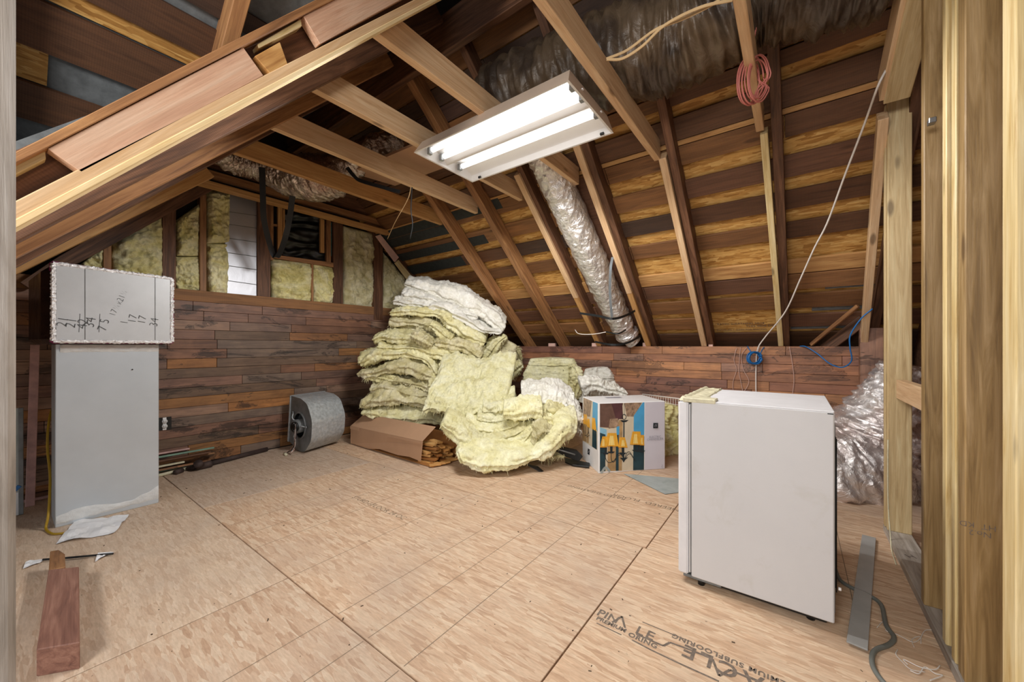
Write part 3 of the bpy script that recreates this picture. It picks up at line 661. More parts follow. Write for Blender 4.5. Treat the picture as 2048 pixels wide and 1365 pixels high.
B('lumpy insulation clump at the left end under the layered batt', mp(z2, [(150, 60), (260, 90), (400, 110), (520, 130)]), [16, 22, 20, 10], .45, 'ins', 4.10, .1, 20)
B('lower left insulation batt, curled up at its end', mp(z2, [(215, 250), (380, 230), (560, 260), (760, 300), (980, 330)]), [22, 26, 24, 24, 18], .5, 'ins_dirty', 4.02, .2, 21)
B('pale insulation batt filling the middle of the pile', mp(z2, [(880, 210), (1000, 190), (1120, 130), (1240, 70)]), [26, 34, 34, 18], .4, 'ins', 4.02, .3, 22)
B('ragged pale insulation batt spreading to the left above the carton', mp(z2, [(95, 450), (230, 380), (420, 370), (640, 390), (860, 420)]), [6, 22, 30, 30, 24], .55, 'ins_dirty', 3.95, .3, 23)
B('bottom insulation batt behind the brown carton', mp(z2, [(110, 500), (300, 520), (520, 560), (780, 580), (1100, 600), (1300, 600)]), [10, 20, 24, 26, 24, 16], .55, 'ins', 3.95, .3, 24)
B('large clean insulation sheet draped over the front of the pile', mp(z2, [(820, 470), (960, 450), (1140, 485), (1340, 490), (1560, 450), (1780, 420)]), [16, 24, 22, 26, 26, 18], .78, 'ins_clean', 3.62, .85, 25, yaw=.20, nu=130, nv=110, rough=1.3)
B('soft insulation fold at the right end of the draped sheet', mp(z2, [(1500, 470), (1650, 480), (1800, 460), (1880, 420)]), [20, 26, 26, 20], .35, 'ins_clean', 3.55, .6, 26)
B('thin insulation layer, uppermost of the nested folds in front', mp(z3, [(300, 560), (450, 590), (600, 590), (720, 540)]), [14, 16, 16, 12], .5, 'ins_clean', 3.50, .4, 27, rough=.75)
B('insulation fold second from the top of the nested folds', mp(z3, [(150, 640), (300, 680), (480, 710), (650, 680), (800, 620)]), [12, 16, 18, 18, 14], .5, 'ins_clean', 3.42, .4, 28, rough=.75)
B('insulation fold with a dirty middle, third of the nested folds', mp(z3, [(130, 690), (280, 770), (480, 810), (680, 770), (880, 670)]), [14, 20, 22, 22, 16], .5, 'ins', 3.36, .35, 29, rough=.75)
B('thick insulation fold, fourth of the nested folds', mp(z3, [(330, 860), (500, 920), (680, 900), (850, 820), (960, 700)]), [22, 30, 34, 30, 20], .5, 'ins_clean', 3.30, .3, 30, rough=.75)
B('insulation fold, fifth of the nested folds near the floor', mp(z3, [(400, 1020), (600, 1010), (780, 970), (950, 900)]), [20, 26, 26, 20], .5, 'ins_clean', 3.26, .25, 31, rough=.75)
B('insulation strip running diagonally down beside the carton', mp(z3, [(-110, 640), (0, 720), (150, 830), (300, 920), (410, 980)]), [20, 32, 34, 32, 18], .35, 'ins_clean', 3.22, .3, 32, rough=.75)
B('big pale insulation batt curving along the floor in front', mp(z3, [(80, 930), (130, 1030), (280, 1100), (500, 1130), (760, 1080), (1000, 1010), (1180, 870), (1320, 740), (1450, 730)]), [16, 26, 30, 26, 24, 26, 34, 44, 40], .4, 'ins_clean', 3.12, .35, 33, nu=150, nv=64, rough=.85, dd=[3.1, 3.05, 3.02, 3.02, 3.06, 3.12, 3.18, 3.22, 3.3])
B('rolled insulation end pointing right on top of the folds', mp(z3, [(600, 520), (760, 520), (920, 500), (1060, 500)]), [22, 34, 40, 38], .3, 'ins_clean', 3.36, .3, 34, rough=.75)
B('insulation flap leaning behind the rolled end', mp(z3, [(1090, 440), (1200, 520), (1260, 600), (1230, 660)]), [20, 34, 30, 12], .3, 'ins', 3.48, .3, 35)
B('small insulation wad between the rolled end and the floor batt', mp(z3, [(1010, 660), (1130, 620), (1240, 640)]), [18, 26, 16], .3, 'ins', 3.34, .3, 36)
B('dirty upright insulation wad in the heart of the folds', mp(z3, [(960, 880), (1020, 780), (1080, 720), (1180, 740)]), [24, 36, 38, 22], .3, 'ins_dirty', 3.24, .3, 37)
B('insulation piece touching the floor left of the lamp box', mp(z3, [(1080, 1000), (1180, 1000), (1300, 970)]), [14, 20, 10], .4, 'ins', 3.30, .1, 38)
B('upper white insulation layer right of the draped sheet', mp(z3, [(815, 390), (1000, 370), (1220, 400), (1440, 460)]), [16, 26, 28, 14], .45, 'ins_white', 3.60, .45, 39)
B('lower white insulation layer left of the lamp box', mp(z3, [(1240, 520), (1360, 540), (1460, 580), (1480, 640)]), [20, 28, 28, 20], .35, 'ins_white', 3.50, .3, 40)
B('white insulation wad against the lamp box corner', mp(z3, [(1290, 640), (1400, 650), (1490, 700)]), [24, 28, 20], .3, 'ins_white', 3.55, .2, 41)
B('tall yellow insulation batt standing against the knee wall', mp(z4, [(650, 480), (650, 620), (640, 800), (600, 980), (560, 1060)]), [84, 104, 110, 108, 96], .12, 'ins_clean', 4.55, .12, 42, nu=110, nv=110, rough=.6)
B('narrow folded edge at the right of the standing batt', mp(z4, [(900, 560), (960, 700), (940, 880), (890, 1080)]), [14, 22, 24, 16], .22, 'ins', 4.42, .1, 43)
B('white insulation batt leaning on the knee wall behind the lamp box', mp(z4, [(1200, 600), (1215, 740), (1200, 900), (1190, 1050)]), [48, 64, 68, 70], .1, 'ins_white', 4.45, .1, 44, rough=.7)
B('white insulation piece sagging over the top rear of the lamp box', mp(z4, [(1010, 860), (1150, 820), (1300, 870), (1440, 900), (1590, 920)]), [34, 36, 26, 22, 10], .2, 'ins_white', 4.05, .2, 45)
B('bright yellow insulation piece above, between lamp box and fridge', [(1345, 812), (1342, 840), (1340, 868), (1336, 890)], [38, 50, 52, 40], .3, 'ins_wall', 3.75, .05, 46)
B('bright yellow insulation piece on the floor between lamp box and fridge', [(1320, 915), (1345, 902), (1372, 890)], [20, 44, 50], .3, 'ins_wall', 3.62, .05, 47)
# batts between the gable studs
def wbatt(label, px0, px1, ytop, ybot, seed, mat='ins_wall', bulge=.05):
    nu, nv = 34, 60; vs = []; fs = []; sd = Vector((seed*5.1, 2.2*seed, 0))
    def pt(u, v):
        px = px0+(px1-px0)*u
        yt = ytop[0]+(ytop[1]-ytop[0])*u; yb = ybot[0]+(ybot[1]-ybot[0])*u
        px += 2.2*fnoise(Vector((0, v*6, seed)), 1, 3)*(1 if u > .5 else -1)*(abs(u-.5) > .42)
        p = onX(px, yt+(yb-yt)*v, XG-.05)
        e = min(1, min(u, 1-u)*7)*min(1, min(v, 1-v)*9); e = math.sqrt(max(0, e))
        h = bulge*e+e*(.045*fnoise(p+sd, 6, 3)+.045*abs(fnoise(p+sd, 12, 4))-.02+.010*fnoise(p, 45, 3))
        return p+Vector((h, 0, 0))
    c0 = pt(.5, .5)
    for j in range(nv+1):
        for i in range(nu+1): vs.append(pt(i/nu, j/nv)-c0)
    m = len(vs)
    for i in (0, nu): pass
    for j in range(nv):
        for i in range(nu): k = j*(nu+1)+i; fs.append((k, k+nu+1, k+nu+2, k+1))
    ring = [i for i in range(nu+1)]+[j*(nu+1)+nu for j in range(1, nv+1)]+[nv*(nu+1)+i for i in range(nu-1, -1, -1)]+[j*(nu+1) for j in range(nv-1, 0, -1)]
    for k in ring: vs.append(Vector((XG-.135-c0.x, vs[k].y, vs[k].z)))
    L = len(ring)
    for a in range(L): fs.append((ring[a], ring[(a+1) % L], m+(a+1) % L, m+a))
    fs.append(tuple(range(m, m+L)))
    o = pydata('wall_batt', vs, fs, M[mat], None, True); o.location = c0
    tag(o, label, 'insulation', 'insulation batts between the gable studs')
wbatt('small triangular insulation batt low at the left rafter of the gable', 160, 207, (530, 492), (580, 580), 1)
wbatt('wide insulation batt in the gable above the insulated box', 224, 326, (488, 424), (585, 590), 2, bulge=.07)
wbatt('pointed insulation batt in the gable, second bay from the box', 353, 398, (440, 408), (512, 512), 3)
wbatt('lower insulation batt in the gable, second bay from the box', 352, 400, (514, 514), (584, 587), 4, bulge=.03)
wbatt('upper insulation batt left of the foil panel', 413, 458, (380, 386), (488, 486), 5, bulge=.08)
wbatt('lower insulation batt left of the foil panel', 413, 455, (488, 488), (588, 592), 6, bulge=.07)
wbatt('wide insulation batt directly below the black vent', 543, 623, (518, 528), (602, 606), 7, bulge=.06)
wbatt('narrow insulation batt below the vent at its right', 626, 668, (528, 536), (607, 611), 8, bulge=.05)
wbatt('tall dusty insulation batt right of the vent', 687, 748, (452, 468), (612, 618), 9, 'ins_dirty', .06)
wbatt('insulation batt in the far right corner of the gable', 766, 812, (505, 560), (618, 622), 10, 'ins_dirty', .05)
strip = gb('gable_strip', [(623, 528), (623, 606), (627, 607), (627, 529)], XG-.01, .02, M['rafter'], 'thin wood strip between the two batts below the vent', 'strip')

# ------------------------------------------------------------------ lamp
LX0, LX1, LY0, LY1, LZ = -1.97, -.85, 1.585, 2.14, 2.30
lamp = thing('fluorescent_lamp', 'white rectangular fluorescent lamp hung below the ceiling joists, lit', 'lamp', (-1.41, 1.86, LZ))
hz = .085
vs = [(LX0, LY0, LZ), (LX1, LY0, LZ), (LX1, LY1, LZ), (LX0, LY1, LZ), (LX0+.02, LY0+.05, LZ+hz), (LX1-.02, LY0+.05, LZ+hz), (LX1-.02, LY1-.05, LZ+hz), (LX0+.02, LY1-.05, LZ+hz)]
vs += [(x*(1) + (.012 if x < -1.4 else -.012), y+(.012 if y < 1.86 else -.012), LZ+.001) for x, y, z in vs[:4]]
vs += [(x+(.006 if x < -1.4 else -.006), y+(.006 if y < 1.86 else -.006), z-.006) for x, y, z in vs[4:8]]
pydata('housing', vs, [(0, 1, 5, 4), (1, 2, 6, 5), (2, 3, 7, 6), (3, 0, 4, 7), (4, 5, 6, 7), (0, 8, 9, 1), (1, 9, 10, 2), (2, 10, 11, 3), (3, 11, 8, 0), (8, 12, 13, 9), (9, 13, 14, 10), (10, 14, 15, 11), (11, 15, 12, 8)],
       [M['lamp_side'], M['lamp_white']], lamp, mi=[0]*5+[1]*8)
# reflector: two troughs with a central ridge
prof = []
for k in range(41):
    u = k/40; yv = LY0+.014+(LY1-LY0-.028)*u
    zz = LZ+.070-.0
    tpos = (u*2) % 1.0 if u < 1 else 1.0
    zz = LZ+.012+.058*math.sin(math.pi*min(max(tpos, 0), 1))**.6 if 0 < tpos < 1 else LZ+.012
    if abs(u-.5) < .02: zz = LZ+.018
    prof.append((yv, zz))
vs = []; fs = []
for x in (LX0+.016, LX1-.016):
    for yv, zz in prof: vs.append((x, yv, zz))
n = len(prof)
for k in range(n-1): fs.append((k, k+1, n+k+1, n+k))
pydata('reflector', vs, fs, M['lamp_white'], lamp, True)
for i, (yy, mt) in enumerate(((LY0+.095, 'tube_dim'), (LY0+.20, 'tube'), (LY0+.375, 'tube'))):
    cyl('tube', (LX0+.07, yy, LZ+.035), (LX1-.05, yy, LZ+.035), .017, M[mt], lamp, 16)
    for x in (LX0+.045, LX1-.03):
        box('socket', (x-.012, yy-.014, LZ+.012), (x+.012, yy+.014, LZ+.055), M['chrome'], lamp)
for s in ((LX1-.06, LY1-.03), (LX0+.10, LY1-.03)): box('latch', (s[0]-.012, s[1]-.006, LZ-.004), (s[0]+.012, s[1]+.006, LZ+.01), M['black'], lamp)
for i in range(7):
    for yy in (LY0+.16, LY1-.16):
        sp = bpy.data.lights.new('tube_light', 'SPOT'); sp.energy = 5.9; sp.spot_size = math.radians(176); sp.spot_blend = .25; sp.shadow_soft_size = 0.0; sp.color = (1.0, .985, .96)
        spo = bpy.data.objects.new('tube_light', sp); C.objects.link(spo); spo.location = (LX0+.1+i*(LX1-LX0-.2)/6, yy, LZ-.004)
for yy in (1.75, 1.98): box('knockout', (LX1-.012, yy-.008, LZ+.045), (LX1-.004, yy+.008, LZ+.052), M['white'], lamp)

# ------------------------------------------------------------------ ducts
def wrinkle(amp, fu, fa, seed, sag=0.0):
    def f(u, a, r):
        v = Vector((u*fu, math.cos(a)*fa, math.sin(a)*fa))+Vector((seed, seed, 0))
        return amp*noise.fractal(v, .8, 2.1, 3)
    return f
big = tube('flexible_duct', [(-1.75, 2.15, 2.80), (-1.2, 2.16, 2.78), (-.7, 2.18, 2.74), (-.42, 2.20, 2.73), (-.14, 2.2, 2.80), (.12, 2.22, 2.75), (.34, 2.24, 2.73)], .245, M['duct_black'], seg=72, n=220, wr=wrinkle(.035, 60, 1.5, 3))
tag(big, 'big dark brown film-covered flexible duct above the joists at upper right', 'duct')
sd = thing('flexible_duct', 'silver foil flexible duct running down the roof slope to the knee wall', 'duct', (-1.5, 4.25, 1.05))
tube('duct_run', [(-1.62, 2.15, 2.88), (-1.6, 2.5, 2.62), (-1.58, 2.8, 2.36), (-1.56, 3.3, 1.93), (-1.54, 3.75, 1.55), (-1.52, 4.02, 1.31)], lambda u: .118+.02*math.sin(u*3), M['foil'], sd, seg=48, n=160, wr=wrinkle(.013, 50, 1.6, 9))
tube('duct_elbow', [(-1.52, 4.0, 1.33), (-1.51, 4.10, 1.24), (-1.50, 4.17, 1.18)], lambda u: .115+.012*math.sin(u*9), M['foil2'], sd, seg=40, n=40, wr=wrinkle(.012, 14, 1.6, 5))
tube('duct_collar', [(-1.49, 4.18, 1.17), (-1.46, 4.25, 1.105)], .088, M['foil'], sd, seg=40, n=16, wr=wrinkle(.008, 10, 1.6, 5))
tag(ribbon('duct_strap', [onD(1160, 627, 3.92), onD(1195, 632, 3.75), onD(1225, 638, 3.62), onD(1250, 632, 3.75), onD(1270, 622, 3.9)], .022, .004, M['strap']), 'black strap around the silver duct, upper one', 'strap')
tag(ribbon('duct_strap', [onD(1190, 684, 4.15), onD(1225, 690, 3.95), onD(1255, 686, 4.0), onD(1282, 672, 4.2)], .02, .004, M['strap']), 'black strap under the silver duct just above the knee wall', 'strap')
tag(ribbon('duct_strap', [onD(1212, 664, 3.85), onD(1235, 668, 3.72), onD(1252, 660, 3.85)], .014, .004, M['strap']), 'short black strap on the silver duct elbow', 'strap')
tag(ribbon('hanging_strap', [onD(1225, 515, 3.45), onD(1221, 540, 3.4), onD(1220, 590, 3.5), onD(1224, 635, 3.6)], .022, .003, M['strap_grey'], wdir=(1, .5, 0)), 'grey strap hanging down beside the silver duct', 'strap')
tag(tube('white_tie_wire', [onD(1150, 660, 4.1), onD(1158, 668, 4.0), onD(1185, 669, 3.95), onD(1215, 664, 3.85)], .004, M['white_wire'], n=14), 'short white wire end sticking out of the silver duct elbow', 'wire')
gd = thing('flexible_duct', 'shiny brownish foil duct sagging behind the far joists above the vent', 'duct', onD(620, 380, 3.4))
tube('duct_run', [onD(430, 300, 3.1), onD(470, 322, 3.3), onD(520, 335, 3.42), onD(570, 352, 3.46), onD(620, 357, 3.46), onD(668, 350, 3.46), onD(705, 328, 3.42), onD(735, 300, 3.4), onD(800, 280, 3.5)], lambda u: .10+.105*math.exp(-((u-.52)/.2)**2), M['foil_brown'], gd, seg=56, n=200, wr=wrinkle(.020, 62, 1.4, 2))
tag(ribbon('hanging_strap', [onD(524, 335, 3.25), onD(526, 400, 3.3), onD(528, 440, 3.35), onD(540, 490, 3.5), onD(550, 514, 3.55), onD(560, 505, 3.52), onD(572, 470, 3.4), onD(580, 430, 3.35), onD(585, 392, 3.3)], .045, .003, M['strap'], n=60, wdir=(.3, 1, 0)), 'black webbing strap hanging in a loop from the far duct', 'strap')
tag(ribbon('black_strap', [onD(694, 335, 3.1), onD(708, 352, 3.12), onD(722, 362, 3.15), onD(770, 376, 3.2), onD(800, 384, 3.2)], .03, .003, M['strap'], n=20), 'black strap above the far joists right of the sagging duct', 'strap')
# insulated board seen above far joists
tag(prism('ceiling_panel', [onZ(700, 345, 2.62), onZ(790, 372, 2.62), onZ(905, 330, 2.62), onZ(830, 290, 2.62)], (0, 0, .02), M['card']), 'pale board lying above the far joists', 'board')
# foil duct at right
fd = thing('flexible_duct', 'crumpled silver foil duct lying on the floor behind the yellow studs', 'duct', (.2, 3.7, 0))
tube('duct_run', [onD(1800, 730, 2.7), onD(1785, 790, 2.75), onD(1765, 850, 2.8), onD(1735, 910, 2.82), onD(1700, 935, 2.8), onD(1640, 945, 2.85), onD(1560, 950, 3.0)], lambda u: .10+.23*min(1, u*2.6)**1.2-.04*max(0, u-.6), M['foil2'], fd, seg=72, n=170, wr=wrinkle(.040, 26, 2.2, 13))

# ------------------------------------------------------------------ wires overhead
def coil(name, label, c, rx, rz, ax1, ax2, mat, turns=8, r=.003, seed=1, thick=.012):
    R = random.Random(seed); t = thing(name, label, 'wire', c); c = Vector(c); pts = []
    a1 = Vector(ax1).normalized(); a2 = Vector(ax2).normalized(); a3 = a1.cross(a2)
    for k in range(turns):
        jx = R.uniform(-.12, .12)*rx; jz = R.uniform(-.10, .10)*rz; s = R.uniform(.86, 1.1); dpt = R.uniform(-thick, thick)
        for i in range(14):
            a = 2*math.pi*i/14+.3
            pts.append(c+a1*(math.cos(a)*rx*s+jx)+a2*(math.sin(a)*rz*s+jz)+a3*(dpt+R.uniform(-.001, .001)))
    tube('wire_loops', pts, r, mat, t, 6, n=len(pts)*3); return t
pc = onD(1507, 160, 1.84)
rc = coil('wire_coil', 'coil of pinkish red wire hanging on a ceiling joist', pc, .075, .10, (RT+FW*.5), (0.12, 0, 1), M['red_wire'], 9, .0033, 3, .03)
tube('wire_tail', [onD(1497, 15, 1.75), onD(1512, 45, 1.78), onD(1508, 80, 1.8), onD(1502, 120, 1.82)], .0033, M['red_wire'], rc, 6, n=16)
for q in (((1213, 118, 1.86), (1255, 100, 1.84), (1310, 60, 1.76), (1360, 40, 1.70), (1400, 22, 1.64), (1440, 0, 1.58)), ((1213, 119, 1.86), (1245, 117, 1.84), (1285, 92, 1.78), (1330, 50, 1.72), (1400, 15, 1.62), (1465, 0, 1.56))):
    tag(ribbon('electrical_cable', [onD(*k) for k in q], .012, .004, M['cable'], n=30), 'upper of the two cream flat cables between the right-hand joists' if q[1][0] == 1255 else 'lower of the two cream flat cables between the right-hand joists', 'cable')
tag(tube('long_white_cable', [onD(1772, 140, 1.85), onD(1755, 175, 1.88)]+[onR(x, yy, -.06) for x, yy in ((1730, 245), (1690, 350), (1655, 445), (1628, 498), (1600, 560), (1570, 625), (1530, 675))]+[onD(1515, 700, 3.56), onD(1512, 740, 3.6), onD(1512, 800, 3.6)], .0055, M['white_wire'], n=60), 'long white cable slanting from the header down past the fridge', 'cable')
bc = coil('cable_coil', 'blue cable coil hanging over the top of the knee wall', onD(1509, 717, 3.57), .058, .055, RT, (0, 0, 1), M['blue_wire'], 9, .0045, 5, .02)
tube('wire_tail', [onD(1495, 693, 3.62), onD(1499, 700, 3.58), onD(1503, 706, 3.57)], .0045, M['blue_wire'], bc, 6, n=6)
tube('wire_tail', [onD(1529, 694, 3.62), onD(1524, 701, 3.58), onD(1519, 712, 3.57)], .0045, M['blue_wire'], bc, 6, n=6)
tag(tube('blue_cable', [onD(1600, 693, 3.45), onD(1612, 694, 3.38), onD(1635, 708, 3.3), onD(1660, 728, 3.2), onD(1685, 735, 3.1), onD(1703, 722, 3.02), onD(1700, 695, 2.98), onD(1701, 670, 2.96), (onD(1722, 638, 2.9)), onD(1745, 618, 2.85)], .005, M['blue_wire'], n=50), 'loose blue cable looping from the knee wall to the pale strip', 'cable')
for i, q in enumerate((((1473, 697), (1468, 720), (1473, 740), (1466, 765), (1467, 790)), ((1481, 695), (1479, 720), (1478, 745), (1482, 765), (1487, 790)), ((1494, 695), (1483, 712), (1487, 740), (1498, 763), (1488, 785)), ((1579, 694), (1585, 730), (1588, 760), (1585, 790)), ((1519, 694), (1513, 720), (1513, 790)))):
    a = [onY(x, yy, YK-.012) for x, yy in q]
    tag(tube('hanging_wire', a, .0028, M['pink_wire'], n=24), ['first thin pink wire from the left, hanging over the knee wall', 'second thin pink wire, forming a narrow loop above the fridge', 'third thin pink wire, wavy, left of the blue coil', 'single thin pink wire right of the blue coil', 'thin pale wire hanging straight down across the blue coil'][i], 'wire')
tag(tube('thin_wire', [onD(775, 500-22, 3.8), onD(790, 445, 3.3), onD(815, 400, 3.0), onD(822, 375, 2.9)], .003, M['cable'], n=14), 'thin cream wire hooked over the far joists', 'wire')
tag(tube('thin_wire', [onD(824, 375, 2.9), onD(822, 420, 3.0), onD(825, 450, 3.05), onD(820, 478, 3.1)], .004, M['strap'], n=14), 'thin black wire hanging across the far joist', 'wire')
for i, (px0, px1) in enumerate(((1095, 1108), (1182, 1192), (1284, 1300), (1416, 1425))):
    a = onY(px0, 694, YK-.0); b = onY(px1, 684, YK)
    tag(box('small_block', (a.x, YK+.02, 1.04), (b.x, YK+.06, 1.04+(.05 if i < 3 else .03)), M['pinkblock']), ['small pink block on the knee wall farthest left', 'small pink block on the knee wall left of the silver duct', 'small pink block on the knee wall right of the silver duct', 'small pale block on the knee wall beside the dark rafter'][i], 'block')

# ------------------------------------------------------------------ right stud wall and post
def stud(label, X0, X1, Y0, Y1, z0, z1_, mat):
    o = board('wall_stud', ((X0+X1)/2, (Y0+Y1)/2, z0), ((X0+X1)/2, (Y0+Y1)/2, z1_), X1-X0, Y1-Y0, mat, (1, 0, 0), .003); return tag(o, label, 'stud')
stud('yellow wall stud farthest back, beside the foil duct', .41, .505, 2.905, 2.945, .038, 2.46, M['stud'])
stud('thin yellow stud paired behind the farthest stud', .405, .49, 2.955, 2.99, .038, 2.42, M['stud'])
stud('darker yellow stud with a dark knot, second from the back', .405, .50, 2.15, 2.19, .038, 2.50, M['stud_dark'])
stud('narrow stud edge, first of three set close together', .41, .50, 1.905, 1.942, .038, 2.9, M['pine_pale'])  # pale pine here and on the next stud paints in their lamplit edges
stud('narrow stud edge, middle of three set close together', .41, .50, 1.81, 1.848, .038, 2.9, M['pine_pale'])
stud('wide brown-grained stud, nearest of three set close together', .41, .53, 1.725, 1.785, .038, 2.9, M['stud_dark'])
stud('pale stud nearest the camera at the right edge', .41, .55, 1.40, 1.47, 0, 2.9, M['pine_pale'])
pl = board('bottom_plate', (.455, 1.40, .019), (.455, 3.0, .019), .1, .038, M['grey_wood'], (1, 0, 0), .002); tag(pl, 'dusty grey bottom plate lying under the yellow studs', 'plate')
h0 = onX(1767, 211, .375); h1 = onX(1815, 0, .375); dv = (h1-h0)
hd = board('header_board', h0+Vector((.048, 0, .02)), h1+dv*2.2+Vector((.048, 0, .02)), .10, .04, M['stud'], (1, 0, 0), .003); tag(hd, 'sloping pine header on top of the yellow studs', 'header')
hd2 = board('header_board', h0+Vector((-.0, 0, .09)), h1+dv*2.2+Vector((-.0, 0, .09)), .16, .04, M['pine'], (0, 0, 1), .003); tag(hd2, 'upright pine board along the side of the sloping header', 'header')
np_ = box('metal_clip', onX(1858, 240, .40)-Vector((0, .0, .012)), onX(1858, 240, .40)+Vector((.02, .03, .008)), M['chrome']); tag(np_, 'small shiny metal clip screwed to the darker stud', 'clip')
pst = board('corner_post', (.50, 4.24, 0), (.50, 4.24, 1.20), .14, .09, M['plank_r'], (1, 0, 0), .004); tag(pst, 'reddish brown post at the right end of the knee wall', 'post')
wr_ = box('wall_right', (.80, 1.2, 0), (.82, 4.6, 2.4), M['rafter_dark']); tag(wr_, 'dark boards beyond the yellow stud wall', None, None, 'structure')
tag(board('blocking', (.46, 2.22, .82), (.46, 2.88, .82), .10, .04, M['pine'], (0, 0, 1), .002), 'short horizontal block between the two rear studs', 'block')
a = onY(1622, 690, 4.36); b = onR(1716, 612, .10)
tag(board('leaning_lath', a, b, .03, .02, M['rafter'], (0, 0, 1), .002), 'thin reddish lath leaning up behind the knee wall', 'lath')
tag(board('leaning_board', onY(1648, 700, 4.40), onR(1728, 640, .14), .09, .02, M['rafter_dark'], (0, 0, 1), .002), 'dark board leaning behind the thin lath', 'board')
# left door stud next to the camera
ls = board('door_jamb', (-.78, -.055, 0), (-.78, -.055, 2.6), .13, .04, M['grey_wood'], (0, 1, 0), .006); tag(ls, 'blurred greyish door stud at the left edge of the photo', 'stud')

# ------------------------------------------------------------------ left: sheet-metal duct, insulated box and what leans behind
dt = thing('metal_duct', 'flat grey sheet-metal duct standing on the floor at left', 'duct', (-3.55, .4, 0))
box('duct_body', (-3.70, .182, .0), (-3.42, .627, 1.08), M['duct_grey'], dt, .003)
def mastic(name, y0, y1, zf, zt, par, X=-3.42, seed=1):
    vs = []; fs = []; n = 46; m = 8
    for i in range(n+1):
        u = i/n; yy = y0+(y1-y0)*u; b0, t0 = zf(u), zt(u)
        for j in range(m+1):
            v = j/m; z = b0+(t0-b0)*v
            e = math.sin(math.pi*v)**.5 if 0 < v < 1 else 0
            vs.append((X+.0005+e*(.004+.004*noise.noise(Vector((yy*30, z*60, seed)))), yy, z+.006*noise.noise(Vector((yy*25, seed, v)))))
    for i in range(n):
        for j in range(m): k = i*(m+1)+j; fs.append((k, k+m+1, k+m+2, k+1))
    return pydata(name, vs, fs, M['mastic'], par, True)
mastic('sealant_band', .185, .625, lambda u: .018+.012*u, lambda u: .065+.02*math.sin(u*7)+.035*u*u, dt, seed=2)
mastic('sealant_band', .20, .625, lambda u: 1.015, lambda u: 1.062, dt, seed=3)
cyl('screw', (-3.42, .5, .9), (-3.415, .5, .9), .004, M['black'], dt, 8)
ib = thing('insulated_box', 'large foil-taped insulated duct box resting on the metal duct', 'box', (-3.6, .43, 1.08))
BX = -3.36
prism('box_body', [(BX-.62, .10, 1.06), (BX-.62, .655, 1.06), (BX-.62, .655, 1.49), (BX-.62, .60, 1.52), (BX-.62, .10, 1.50)], (.61, .03, 0), M['liner'], ib, .03)
prism('box_sleeve', [(BX-.004, .158, 1.066), (BX-.004, .695, 1.066), (BX-.004, .695, 1.515), (BX-.004, .158, 1.534)], (-.05, 0, 0), M['magenta'], ib, .012)
fpnl = prism('front_panel', [(BX, .180, 1.084), (BX, .672, 1.084), (BX, .675, 1.500), (BX, .180, 1.512)], (-.015, 0, 0), M['duct_grey2'], ib, .004)
def tapeband(pts, w):
    o = ribbon('tape_band', pts, w, .004, M['tape'], ib, n=40, wdir=(1, 0, 0) if False else (0, 0, 1)); return o
for (y0, z0, y1, z1b) in ((.172, 1.08, .172, 1.52), (.172, 1.078, .682, 1.078), (.682, 1.08, .682, 1.505), (.172, 1.52, .682, 1.505)):
    R = random.Random(int(y0*100+z1b*100)); vs = []; fs = []; n = 60; hor = abs(y1-y0) > .1
    for i in range(n+1):
        u = i/n; yy = y0+(y1-y0)*u; zz = z0+(z1b-z0)*u
        for j in (-2, -1, 0, 1, 2):
            jt = R.uniform(-.0035, .0035) if abs(j) == 2 else 0
            off = (0, j*.0052+jt) if hor else (j*.0052+jt, 0)
            vs.append((BX+.003+R.uniform(-.002, .002)-(.006 if abs(j) == 2 else 0), yy+off[0], zz+off[1]))
    for i in range(n):
        for j in range(4): k = i*5+j; fs.append((k, k+5, k+6, k+1))
    pydata('tape_band', vs, fs, M['tape'], ib)
for yy in (.292, .598): board('panel_crease', (BX+.001, yy, 1.09), (BX+.001, yy, 1.505), .003, .002, M['galv_dark'], (0, 1, 0), .0003, ib)
def text_mesh(name, body, size, mat, M4, parent, extr=0.0, spacing=1.0, thin=0.0):
    cu = bpy.data.curves.new(name, 'FONT'); cu.body = body; cu.size = size; cu.extrude = extr; cu.align_x = 'CENTER'; cu.align_y = 'CENTER'
    cu.space_character = spacing; cu.offset = thin; cu.resolution_u = 3
    t = bpy.data.objects.new(name, cu); C.objects.link(t); bpy.context.view_layer.update()
    me = bpy.data.meshes.new_from_object(t); bpy.data.objects.remove(t)
    o = link(name, me, mat); o.matrix_world = M4
    if parent is not None: keep(o, parent)
    return o
def frame(o, x, y):           # matrix with origin o, x and y axes
    x = Vector(x).normalized(); y = Vector(y).normalized(); z = x.cross(y)
    Mx = Matrix((x, y, z)).transposed().to_4x4(); Mx.translation = Vector(o); return Mx
M['pencil'] = plain('pencil_marks', '#4A4D50', .6)
def hand(body, py, pz, size, ang):
    p = onX(py, pz, BX+.002); a = math.radians(ang); x = Vector((0, math.cos(a), math.sin(a))); yv = Vector((0, -math.sin(a), math.cos(a)))
    text_mesh('handwriting', body, size, M['pencil'], frame(p, x, yv), ib, thin=-.0010)
for body, px, py, sz, ang in (('21', 126, 644, .058, 80), ('21', 143, 646, .058, 80), ('42', 166, 648, .06, 82), ('34', 181, 645, .062, 80), ('7 5', 208, 650, .058, 78), ('17¼x21¼', 238, 606, .042, 70), ('1', 249, 645, .05, 80), ('17', 266, 638, .055, 80), ('17', 285, 640, .055, 80), ('34', 309, 645, .058, 82)):
    hand(body, px, py, sz, ang)
for px in (160, 200): 
    a = onX(px, 628, BX+.001); b = onX(px-2, 665, BX+.001); board('handwriting', a, b, .002, .001, M['pencil'], (0, 1, 0), .0002, ib)
